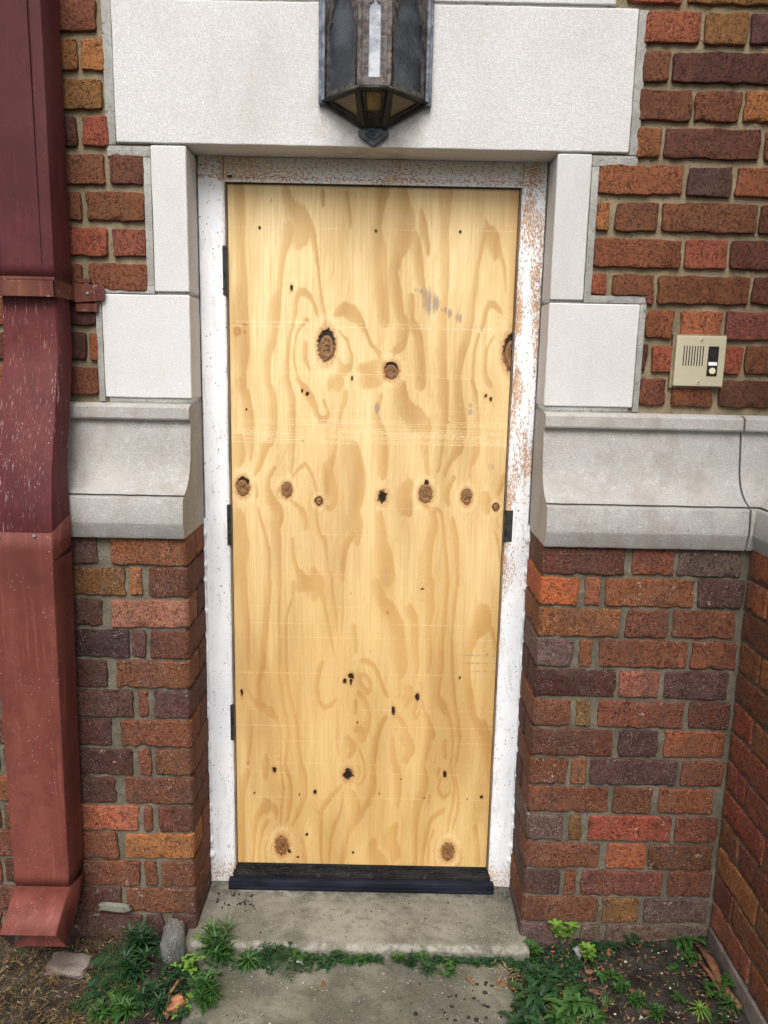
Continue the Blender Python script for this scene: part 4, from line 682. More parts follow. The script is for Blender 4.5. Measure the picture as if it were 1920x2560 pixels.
# ---------------------------------------------------------------- lantern
lan = tag(empty('wall_lantern', (.003, 0, 2.0)), 'old bronze half-hexagon wall lantern with gothic arched panes above the door', 'lantern')
BL, FL, FR, BR_ = Vector((-.1185, -.012)), Vector((-.031, -.108)), Vector((.036, -.108)), Vector((.1255, -.012))
ZR, ZT = 2.097, 2.47
def face_m(a, b, z=0):   # matrix placing XZ drawing (x along a->b, y outward negative) on a facet
    d = (b - a).normalized(); nrm = Vector((d.y, -d.x)); 
    return Matrix(((d.x, -nrm.x, 0, a.x), (d.y, -nrm.y, 0, a.y), (0, 0, 1, z), (0, 0, 0, 1)))
def arch_panel(wd, z0, z1, ix, zb_, spring, peak, trefoil, t=.006):
    # frame panel with an opening: build as left/right/bottom/top strips following an arched outline
    b = bmesh.new(); xl, xr = ix, wd - ix; cx = wd / 2
    pts = [(xl, zb_)]
    if trefoil:
        L_ = [(xl, spring), (xl + .004, spring + .012), (xl + .011, spring + .024), (xl + .010, spring + .034), (xl + .017, spring + .050), (cx - .006, peak - .012), (cx, peak)]
    else: L_ = [(xl, spring), (xl + .001, spring + .010), (cx - .004, peak - .010), (cx, peak)]
    opening = [(xl, zb_)] + L_ + [(wd - p[0], p[1]) for p in L_[-2::-1]] + [(xr, zb_)]
    # triangulate ring between outer rect and opening via columns
    L2 = [(xl, zb_)] + L_; mb = MB()
    mb.prism([(0, z0), (wd, z0), (wd, zb_), (0, zb_)], t)
    for (xa, za), (xb, zb2) in zip(L2[:-1], L2[1:]):
        if zb2 - za < 1e-6: continue
        mb.prism([(0, za), (xa, za), (xb, zb2), (0, zb2)], t); mb.prism([(wd - xa, za), (wd, za), (wd, zb2), (wd - xb, zb2)], t)
    mb.prism([(0, peak), (wd, peak), (wd, z1), (0, z1)], t)
    return mb
def facet(a, b, trefoil, glass, ix, spring, peak):
    wd = (b - a).length; m = face_m(a, b)
    mb = arch_panel(wd, ZR - .001, ZT, ix, ZR + (.014 if trefoil else .021), spring, peak, trefoil)
    mb.bm.transform(m); bmesh.ops.recalc_face_normals(mb.bm, faces=mb.bm.faces[:]); fo = mb.build('pane_frame', M['bronze'], lan)
    g2 = MB(); b2 = bmesh.new(); n = 10; vs = [[b2.verts.new((ix * .5 + (wd - ix) * i / n, .004 + .0006 * random.random(), ZR + .008 + (peak - ZR) * j / 30)) for j in range(31)] for i in range(n + 1)]
    for i in range(n):
        for j in range(30): b2.faces.new((vs[i][j], vs[i + 1][j], vs[i + 1][j + 1], vs[i][j + 1]))
    g2.add(b2, m); go = g2.build('glass_pane', glass, fo, True); return fo
def _relink(): pass
f1 = facet(BL, FL, True, M['gl_dark'], .017, 2.232, 2.37); f2 = facet(FL, FR, False, M['gl_front'], .0205, 2.258, 2.283); f3 = facet(FR, BR_, True, M['gl_dark'], .017, 2.232, 2.37)
for p in (FL, FR):
    mb = MB(); mb.box(p.x - .005, p.x + .005, p.y - .005, p.y + .005, ZR - .002, ZT, .002); mb.build('corner_post', M['bronze'], lan)
for p, s in ((BL, -1), (BR_, 1)):
    mb = MB(); mb.box(p.x - .005 - (.006 if s < 0 else 0), p.x + .005 + (.006 if s > 0 else 0), -.018, -.0005, ZR - .010, ZT + .02, .002); mb.box(p.x - .004, p.x + .004, -.026, -.018, ZR - .004, ZT, .0015); mb.build('side_bar', M['blue'], lan)
    q = BL if s < 0 else BR_
# inner fine beads on the side frames
mb = MB()
for a, b in ((BL, FL), (FR, BR_)):
    d = (b - a).normalized(); nrm = Vector((d.y, -d.x))
    for t in (.008, (b - a).length - .008):
        p = a + d * t + nrm * .002; mb.tube([(p.x, p.y, ZR + .004), (p.x, p.y, ZT - .004)], .0022, 8)
mb.build('bead', M['bronze'], lan, True)
# base rim and tapering underside with amber lights
T0 = [Vector((BL.x, BL.y, ZR)), Vector((FL.x, FL.y, ZR)), Vector((FR.x, FR.y, ZR)), Vector((BR_.x, BR_.y, ZR))]
Bt = [Vector((-.024, -.010, 2.040)), Vector((-.021, -.022, 2.040)), Vector((.024, -.022, 2.040)), Vector((.027, -.010, 2.040))]
mb = MB()
for i in range(3): mb.tube([T0[i] + Vector((0, -.003, -.002)), T0[i + 1] + Vector((0, -.003, -.002))], .0055, 8)
mb.build('base_rim', M['bronze_dk'], lan, True)
def bar(mb, a, b, r=.004): mb.tube([a, b], r, 8)
mb = MB(); 
for i in range(4): bar(mb, T0[i] + Vector((0, 0, -.004)), Bt[i], .006 if i in (0, 3) else .0048)
def tri_frame(a, b, c, w=.012):
    cen = (a + b + c) / 3; ia, ib, ic = [p + (cen - p).normalized() * w * 2.0 for p in (a, b, c)]
    for p, q, r_, s_ in ((a, b, ib, ia), (b, c, ic, ib), (c, a, ia, ic)): 
        n_ = (b - a).cross(c - a).normalized() * .0016; mb.hull([p - n_, q - n_, r_ - n_, s_ - n_, p + n_, q + n_, r_ + n_, s_ + n_])
    return ia, ib, ic
gl = []
gl.append(tri_frame(T0[0], T0[1], (Bt[0] + Bt[1]) / 2)); gl.append(tri_frame(T0[3], T0[2], (Bt[2] + Bt[3]) / 2))
a, b, c, d = T0[1], T0[2], Bt[2], Bt[1]
def lerp(p, q, t): return p + (q - p) * t
n_ = Vector((0, 0, .0016))
for quad in ((a, lerp(a, b, .22), lerp(d, c, .22), d), (lerp(a, b, .78), b, c, lerp(d, c, .78)), (lerp(a, b, .22), lerp(a, b, .78), lerp(lerp(a, b, .78), lerp(d, c, .78), .12), lerp(lerp(a, b, .22), lerp(d, c, .22), .12)), (lerp(lerp(a, b, .22), lerp(d, c, .22), .62), lerp(lerp(a, b, .78), lerp(d, c, .78), .62), lerp(d, c, .78), lerp(d, c, .22))):
    mb.hull([p - n_ for p in quad] + [p + n_ for p in quad])
un = mb.build('underside_frame', M['bronze_dk'], lan)
for ia, ib, ic in gl:
    m2 = MB(); nn = (ib - ia).cross(ic - ia).normalized(); nn = nn if nn.z > 0 else -nn; ex = [p + (p - (ia + ib + ic) / 3) * .15 + nn * .002 for p in (ia, ib, ic)]; m2.hull(ex + [p + nn * .002 for p in ex]); m2.build('glass_pane', M['gl_amber'], un)
m2 = MB(); q = [lerp(a, b, .2), lerp(a, b, .8), lerp(lerp(a, b, .8), lerp(d, c, .8), .7), lerp(lerp(a, b, .2), lerp(d, c, .2), .7)]; m2.hull([p + Vector((0, 0, .003)) for p in q] + [p + Vector((0, 0, .005)) for p in q]); m2.build('glass_pane', M['gl_amber'], un)
m2 = MB(); m2.tube([lerp(a, b, .16) + Vector((0, -.001, -.008)), lerp(lerp(a, b, .16), lerp(d, c, .16), .9) + Vector((0, -.002, 0))], .003, 8)
m2.tube([lerp(a, b, .84) + Vector((0, -.001, -.008)), lerp(lerp(a, b, .84), lerp(d, c, .84), .9) + Vector((0, -.002, 0))], .003, 8); m2.build('bead', M['bronze_dk'], lan, True)
# finial plate against the stone
FP = [(-.024, 2.046), (.026, 2.046), (.024, 2.034), (.030, 2.031), (.0375, 2.032), (.037, 2.022), (.030, 2.015), (.001, 1.996), (-.028, 2.015), (-.035, 2.022), (-.0355, 2.032), (-.028, 2.031), (-.022, 2.034)]
mb = MB(); b = bmesh.new(); vs = [b.verts.new((p[0], -.014, p[1])) for p in FP]; f = b.faces.new(vs); r_ = bmesh.ops.extrude_face_region(b, geom=[f])
for v in [g_ for g_ in r_['geom'] if isinstance(g_, bmesh.types.BMVert)]: v.co.y = -.0008
bmesh.ops.recalc_face_normals(b, faces=b.faces[:]); bmesh.ops.bevel(b, geom=[e for e in b.edges if all(abs(v.co.y + .014) < 1e-4 for v in e.verts)], offset=.002, segments=2, affect='EDGES')
mb.add(b)
for z0, xw in ((2.0225, .019),):
    P = [(.001 - xw, z0), (.001, z0 - .012), (.001 + xw, z0), (.001, z0 + .010), (.001 - xw, z0)]
    mb.tube([(p[0], -.0145, p[1]) for p in P], .0011, 6)
b = bmesh.new(); bmesh.ops.create_uvsphere(b, u_segments=14, v_segments=8, radius=.0042); mb.add(b, Matrix.Translation((.001, -.0145, 2.0235)))
mb.build('finial', M['gunmetal'], lan)
# top: cornice and pyramid roof (above the frame of the photo)
mb = MB(); o_ = .012; top = [(BL.x - o_, -.006), (FL.x - .005, FL.y - o_), (FR.x + .005, FR.y - o_), (BR_.x + o_, -.006)]
mb.hull([(x, y, z) for x, y in top for z in (ZT, ZT + .016)]); mb.hull([(x * .92, y, ZT + .016) for x, y in top] + [(-.02, -.006, ZT + .12), (.026, -.006, ZT + .12), (.003, -.03, ZT + .12)]); mb.build('roof', M['bronze'], lan)

# ---------------------------------------------------------------- intercom
ic = tag(empty('door_intercom', (.826, 0, 1.51)), 'square brushed steel door intercom with call button screwed to the brick', 'intercom')
IX, IZ, W_ = .7645, 1.4485, .1235
mb = MB(); mb.box(IX, IX + W_, -.0125, -.002, IZ, IZ + W_, .0022, 3)
mb.box(IX + .002, IX + W_ - .002, -.002, .012, IZ + .002, IZ + W_ - .002); plate = mb.build('face_plate', M['steel'], ic)
mb = MB()
for i in range(8): x = IX + .0185 + i * .0068; mb.box(x, x + .0026, -.0131, -.012, IZ + .050, IZ + .099, .0005)
mb.build('speaker_slots', M['black'], plate)
mb = MB(); mb.box(IX + .0800, IX + .1060, -.0142, -.012, IZ + .0255, IZ + .0985, .0015, 2); pan = mb.build('button_panel', M['black'], ic)
mb = MB(); mb.box(IX + .0825, IX + .1035, -.0150, -.0138, IZ + .0515, IZ + .0600, .0004); mb.build('name_card', M['white'], pan)
mb = MB(); mb.cyl((IX + .0930, -.0150, IZ + .0385), .0078, .004, 32); mb.build('call_button', M['cream'], pan)
mb = MB()
for i in range(4): x = IX + .0875 + i * .0034; mb.box(x, x + .0012, -.0148, -.0138, IZ + .070 + abs(i - 1.5) * .002, IZ + .090 - abs(i - 1.5) * .002)
mb.build('microphone_slots', M['gap'], pan)
for z in (IZ + .0095, IZ + .1135):
    mb = MB(); mb.cyl((IX + .0617, -.0135, z), .0040, .0024, 18); mb.build('screw', M['steel'], ic)
    s2 = MB(); s2.box(IX + .0595, IX + .0639, -.0150, -.0145, z - .0005, z + .0005).box(IX + .0612, IX + .0622, -.0150, -.0145, z - .0022, z + .0022); s2.build('screw_slot', M['black'], ic)
mb = MB(); mb.box(IX - .006, IX + W_ + .005, -.001, .012, IZ - .005, IZ + W_ + .004, .001); mb.build('mortar_bed', M['mort_up'], ic)

# ---------------------------------------------------------------- downspout
ds = tag(empty('downspout', (-.80, -.1, 0)), 'rectangular maroon and red painted metal downspout at the left edge, kicked out at its foot', 'downspout')
def duct(stations, t=.0025, flare=0, n=14, hollow_end=False, dent=.0):
    # stations: (xl, xr, (yf,zf), (yb,zb)) front and back lines; makes a rounded rectangular duct
    b = bmesh.new(); rings = []
    S2 = []
    for s0, s1 in zip(stations[:-1], stations[1:]):
        k = max(1, int(abs(s0[2][1] - s1[2][1]) / .03))
        for i in range(k): t_ = i / k; S2.append(tuple([s0[0] + (s1[0] - s0[0]) * t_, s0[1] + (s1[1] - s0[1]) * t_, tuple(s0[2][j] + (s1[2][j] - s0[2][j]) * t_ for j in (0, 1)), tuple(s0[3][j] + (s1[3][j] - s0[3][j]) * t_ for j in (0, 1))]))
    S2.append(stations[-1])
    for xl, xr, (yf, zf), (yb_, zb_) in S2:
        w_ = xr - xl; c = .006 / w_; D = math.hypot(yf - yb_, zf - zb_); e = .006 / D
        uv = [(c, 0), (1 - c, 0), (1 - c * .3, e * .3), (1, e), (1, .5), (1, 1 - e), (1 - c, 1), (c, 1), (0, 1 - e), (0, .5), (0, e), (c * .3, e * .3)]
        uv = [(0 + c, 0), (.25, 0), (.5, 0), (.75, 0)] + uv[1:6] + uv[6:]
        ring = []
        for u, v in uv:
            j = (float(vn(u * 4, zf * 9, 12)) - .5) * dent * (1 if 0 < u < 1 and v == 0 else .3)
            ring.append(b.verts.new((xl + w_ * u, yf + (yb_ - yf) * v + j, zf + (zb_ - zf) * v)))
        rings.append(ring)
    m = len(rings[0])
    for i in range(len(rings) - 1):
        for k in range(m): b.faces.new((rings[i][k], rings[i][(k + 1) % m], rings[i + 1][(k + 1) % m], rings[i + 1][k]))
    bmesh.ops.recalc_face_normals(b, faces=b.faces[:]); 
    return b
XR, XL_ = -.731, -.874
def dobj(name, b, mat):
    for f in b.faces: f.smooth = True
    for e in b.edges:
        if len(e.link_faces) == 2 and e.calc_face_angle(0) > R(35): e.smooth = False
    mb = MB(); mb.add(b); o = mb.build(name, mat, ds); md = o.modifiers.new('wall', 'SOLIDIFY'); md.thickness = .0022; md.offset = -1; return o
st_ = lambda xl, xr, yf, yb_, z, zb_=None: (xl, xr, (yf, z), (yb_, z if zb_ is None else zb_))
up_ = dobj('upper_section', duct([st_(XL_ - .014, XR + .002, -.118, -.014, 3.1), st_(XL_ - .012, XR + .001, -.120, -.015, 2.2), st_(XL_ - .006, XR, -.124, -.018, 1.668)], dent=.002), M['pipe_a'])
mb = MB(); mb.box(-.760, -.7585, -.1262, -.119, 1.70, 3.1); mb.build('seam', M['pipe_a'], up_)
dobj('middle_section', duct([st_(-.870, -.737, -.100, -.022, 1.66), st_(-.870, -.736, -.108, -.024, 1.50), st_(-.870, -.734, -.145, -.055, 1.40), st_(-.872, -.728, -.205, -.110, 1.24), st_(-.874, -.722, -.236, -.130, 1.13), st_(-.874, -.723, -.240, -.130, 1.02)], dent=.006), M['pipe_b'])
dobj('lower_section', duct([st_(-.868, -.7215, -.243, -.1265, 1.088, 1.115), st_(-.872, -.7235, -.243, -.127, 1.0), st_(-.880, -.735, -.225, -.118, .55), st_(-.8875, -.7455, -.208, -.106, .148)], dent=.0015), M['pipe_c'])
sh = dobj('outlet', duct([st_(-.8875, -.7455, -.207, -.104, .149, .118), st_(-.885, -.7440, -.262, -.175, .116, .050), st_(-.8830, -.7420, -.310, -.246, .088, .004)], dent=.002), M['pipe_c'])
b = duct([st_(-.8850, -.7480, -.204, -.106, .145, .114), st_(-.8805, -.7445, -.3065, -.243, .087, .006)])
mb = MB(); mb.add(b); mb.build('galvanised_lining', M['zinc'], sh)
mb = MB(); mb.box(-.895, -.7305, -.1285, -.124, 1.626, 1.662, .001); mb.box(-.735, -.7305, -.1285, -.006, 1.626, 1.662, .001)
mb.hull([(-.7305, -.012, 1.622), (-.7305, -.004, 1.622), (-.660, -.012, 1.628), (-.660, -.003, 1.628), (-.654, -.013, 1.648), (-.660, -.004, 1.664), (-.660, -.012, 1.664), (-.7305, -.012, 1.668), (-.7305, -.004, 1.668)])
mb.box(-.722, -.690, -.012, -.003, 1.669, 1.679, .001); mb.box(-.73, -.676, -.0085, -.002, 1.600, 1.620, .001)
sp = mb.build('strap', M['pipe_d'], ds)
mb = MB(); mb.box(-.892, -.7320, -.125, -.03, 1.6625, 1.671, .002); mb.build('collar', M['pipe_d'], ds)
for x, y, z in ((-.697, -.0135, 1.645), (-.845, -.244, 1.078), (-.762, -.244, 1.082)):
    mb = MB(); mb.cyl((x, y, z), .0035, .004, 12); mb.build('screw', M['zinc'], ds)

# ---------------------------------------------------------------- ground clutter
rock = bmesh.new(); bmesh.ops.create_icosphere(rock, subdivisions=5, radius=1)
for v in rock.verts:
    p = v.co.copy(); k = 1 + (float(fbm(p.x * 3 + p.z, p.y * 3 + p.z * 2, 4, 3)) - .5) * .35 + (float(vn(p.x * 14 + p.y * 9, p.z * 14, 5)) - .5) * .08
    v.co = Vector((p.x * .032 * k, p.y * .036 * k, (abs(p.z) ** .8 * (1 if p.z > 0 else -1)) * .075 * k))
mb = MB(); mb.add(rock, Matrix.Translation((-.495, -.168, -.055)) @ Matrix.Rotation(R(-6), 4, 'X'))
tag(mb.build('rock', M['rock'], None, True, origin=(-.495, -.168, -.09)), 'upright grey rounded rock among the weeds left of the step', 'rock')
def chunk(name, loc, size, rot, mat, label, cat):
    b = bmesh.new(); bmesh.ops.create_cube(b, size=1); bmesh.ops.subdivide_edges(b, edges=b.edges[:], cuts=5, use_grid_fill=True)
    for v in b.verts:
        k = Vector((float(vn(v.co.y * 5 + 3, v.co.z * 5, 2)) - .5, float(vn(v.co.x * 5, v.co.z * 5 + 2, 3)) - .5, float(vn(v.co.x * 5, v.co.y * 5, 4)) - .5)) * .22
        L_ = v.co.length; v.co = Vector((v.co.x * size[0], v.co.y * size[1], v.co.z * size[2])) * (1 - max(0, L_ - .62) * .5) + Vector((k.x * size[0], k.y * size[1], k.z * size[2]))
    mb = MB(); mb.add(b, Matrix.Translation(loc) @ Matrix.Rotation(R(rot[2]), 4, 'Z') @ Matrix.Rotation(R(rot[0]), 4, 'X') @ Matrix.Rotation(R(rot[1]), 4, 'Y'))
    return tag(mb.build(name, mat, None, True, origin=loc), label, cat)
chunk('brick_fragment', (-.451, -.337, -.078), (.055, .028, .022), (10, -18, 35), M['brick_chip'], 'orange broken brick piece at the bottom left of the path', 'brick fragment')
chunk('brick_slab', (-.755, -.215, -.074), (.105, .075, .022), (0, 2, -8), M['foot'], 'flat dirty brick lying on the soil under the downspout outlet', 'brick')
chunk('mortar_lump', (-.668, -.112, .018), (.085, .012, .022), (0, 4, 0), M['con'], 'whitish mortar smear on the ledge of the lowest brick course by the downspout', 'mortar lump')
chunk('slate_chip', (.605, -.150, -.058), (.045, .03, .012), (20, 0, 20), M['rock'], 'flat grey stone chip at the foot of the right brick wall', 'stone chip')
chunk('concrete_chip', (.428, .065, -.052), (.020, .015, .008), (0, 0, 10), M['rock'], 'small grey cube shaped chip on the step beside the right jamb', 'stone chip')
chunk('glass_chip', (-.165, -.178, -.080), (.040, .014, .008), (10, 5, -12), M['pebble'], 'pale clear shard in the weeds at the middle of the step edge', 'shard')

def gz(x, y):
    z = float(soil_z(np.array([x]), np.array([y]))[0])
    if -.43 < x < .41: z = max(z, -.089)
    return z
class Leaves:                  # collects leaf blades with a per-vertex tone
    def __init__(s): s.V = []; s.F = []; s.t = []
    def blade(s, base, dirv, L, W, curl=.3, shape='lance', tone=.5, n=5, fold=.25, up=Vector((0, 0, 1))):
        d = Vector(dirv).normalized(); side_ = d.cross(up); side_ = side_.normalized() if side_.length > 1e-3 else Vector((1, 0, 0)); p = Vector(base); i0 = len(s.V); hd = d.copy(); step = L / n
        for i in range(n + 1):
            t = i / n
            if shape == 'lance': w_ = W * (math.sin(math.pi * min(1, t * .9 + .08)) ** .8)
            elif shape == 'round': w_ = W * math.sqrt(max(0, 1 - (2 * t - 1) ** 2)) + .0002
            elif shape == 'thin': w_ = W * (1 - t) ** .6
            else: w_ = W * math.sin(math.pi * (t * .85 + .1)) * (1.25 if i % 2 else .75)
            w_ = max(w_, .00015); nn = side_.cross(hd).normalized()
            s.V += [tuple(p - side_ * w_ / 2 + nn * w_ * fold), tuple(p), tuple(p + side_ * w_ / 2 + nn * w_ * fold)]; s.t += [tone] * 3
            hd = (hd + Vector((0, 0, -1)) * curl / n * 1.6).normalized(); p = p + hd * step
        for i in range(n):
            a = i0 + i * 3; s.F += [(a, a + 1, a + 4, a + 3), (a + 1, a + 2, a + 5, a + 4)]
    def stem(s, a, b, r, tone=.3):
        a, b = Vector(a), Vector(b); d = (b - a).normalized(); u = d.orthogonal().normalized(); v = d.cross(u); i0 = len(s.V)
        for p, k in ((a, 1), (b, .7)):
            for j in range(3): an = j * 2.094; s.V.append(tuple(p + (u * math.cos(an) + v * math.sin(an)) * r * k)); s.t.append(tone)
        for j in range(3): k = (j + 1) % 3; s.F.append((i0 + j, i0 + k, i0 + 3 + k, i0 + 3 + j))
    def build(s, name, mat, parent=None, origin=None):
        t = np.array(s.t); return mesh_obj(name, s.V, s.F, mat, parent, True, dict(lv=np.stack([t, t, t], -1)), origin=origin)
rd = lambda a, b: random.uniform(a, b)
def plant(sp, x, y, size, mat, name, label, cat='weed', group='weeds at the foot of the doorway', z=None):
    z = gz(x, y) - .003 if z is None else z; Lv = Leaves(); o = Vector((x, y, z))
    if sp == 'tuft':            # narrow lance leaves up a few stems
        for k in range(random.randint(4, 6)):
            lean = Vector((rd(-.45, .45), rd(-.5, .3), 1)).normalized(); hgt = size * rd(.5, 1); a = o + Vector((rd(-.15, .15), rd(-.1, .1), 0)) * size; tp = a + lean * hgt; Lv.stem(a, tp, .0012)
            nl = int(16 + hgt * 160)
            for i in range(nl):
                t = i / nl; an = i * 2.4; p = a + lean * hgt * (.15 + .85 * t); Lv.blade(p, (math.cos(an), math.sin(an), .35 + 1.1 * t), size * rd(.42, .72) * (1 - .35 * t), size * .05 + .0014, .55, 'lance', rd(0, 1))
    elif sp == 'star':          # rosette of strap leaves seen from above
        for i in range(34): an = i * 2.4; el = .15 + 1.2 * (i / 34); Lv.blade(o + Vector((0, 0, .004 + .3 * size * i / 34)), (math.cos(an), math.sin(an), el), size * rd(.7, 1.05) * (1 - .4 * i / 34), size * .085, .75, 'lance', rd(.2, 1))
        Lv.stem(o, o + Vector((0, 0, .3 * size)), .0015)
    elif sp == 'fern':
        for k in range(random.randint(2, 3)): frond(Lv, o, rd(0, 6.28), size * rd(.7, 1), rd(.3, .7))
    elif sp == 'clover':
        for k in range(int(10 + size * 150)):
            an = rd(0, 6.28); r = size * rd(.05, .55); h_ = size * rd(.2, .75); p = o + Vector((math.cos(an) * r, math.sin(an) * r, h_)); Lv.stem(o + Vector((math.cos(an) * r * .5, math.sin(an) * r * .5, 0)), p, .0006)
            for q in range(3): a2 = an + q * 2.09; Lv.blade(p, (math.cos(a2), math.sin(a2), rd(.1, .5)), rd(.007, .011), rd(.006, .009), .35, 'round', rd(0, 1), 4, .1)
    elif sp == 'spoon':         # bright spatulate leaves in whorls
        for k in range(3):
            an = rd(0, 6.28); a = o; tp = o + Vector((math.cos(an) * size * .3, math.sin(an) * size * .3 - .1 * size, size * rd(.55, 1))); Lv.stem(a, tp, .0013)
            for lev in (.5, .78, 1):
                for i in range(5): a2 = i * 1.256 + lev * 3; Lv.blade(a.lerp(tp, lev), (math.cos(a2), math.sin(a2), .8), size * rd(.26, .36), size * .15, .4, 'round', rd(.1, 1), 5, .15)
    elif sp == 'broad':         # toothed darker leaves
        for i in range(30): an = i * 2.4 + rd(-.3, .3); el = .12 + .9 * (i / 30); Lv.blade(o + Vector((rd(-.3, .3) * size, rd(-.25, .25) * size, .35 * size * i / 30)), (math.cos(an), math.sin(an), el), size * rd(.5, .85), size * .20, .8, 'tooth', rd(0, 1), 9, .2)
    elif sp == 'grass':
        for i in range(26): an = rd(0, 6.28); Lv.blade(o + Vector((rd(-.25, .25), rd(-.2, .2), 0)) * size, (math.cos(an) * .5, math.sin(an) * .5, 1), size * rd(.5, 1.1), .0022, .8, 'thin', rd(0, 1), 5, .2)
    ob = Lv.build(name, mat, None, origin=(x, y, z)); return tag(ob, label, cat, group)
def frond(Lv, o, az, L, lift, npair=15, wid=.26):
    p = Vector(o); d = Vector((math.cos(az), math.sin(az), lift)).normalized(); sd_ = d.cross(Vector((0, 0, 1))).normalized(); st = L / npair
    for i in range(npair):
        q = p + d * st; Lv.stem(p, q, .0009); t = (i + 1) / npair; ll = L * wid * math.sin(math.pi * (t * .8 + .18)) + .002
        for sgn in (1, -1): Lv.blade(q, sd_ * sgn + d * .45 + Vector((0, 0, .1)), ll, L * .038, .25, 'lance', rd(.1, .9), 4, .1)
        d = (d + Vector((0, 0, -.09))).normalized(); p = q
    Lv.blade(p, d, L * .08, L * .03, .2)
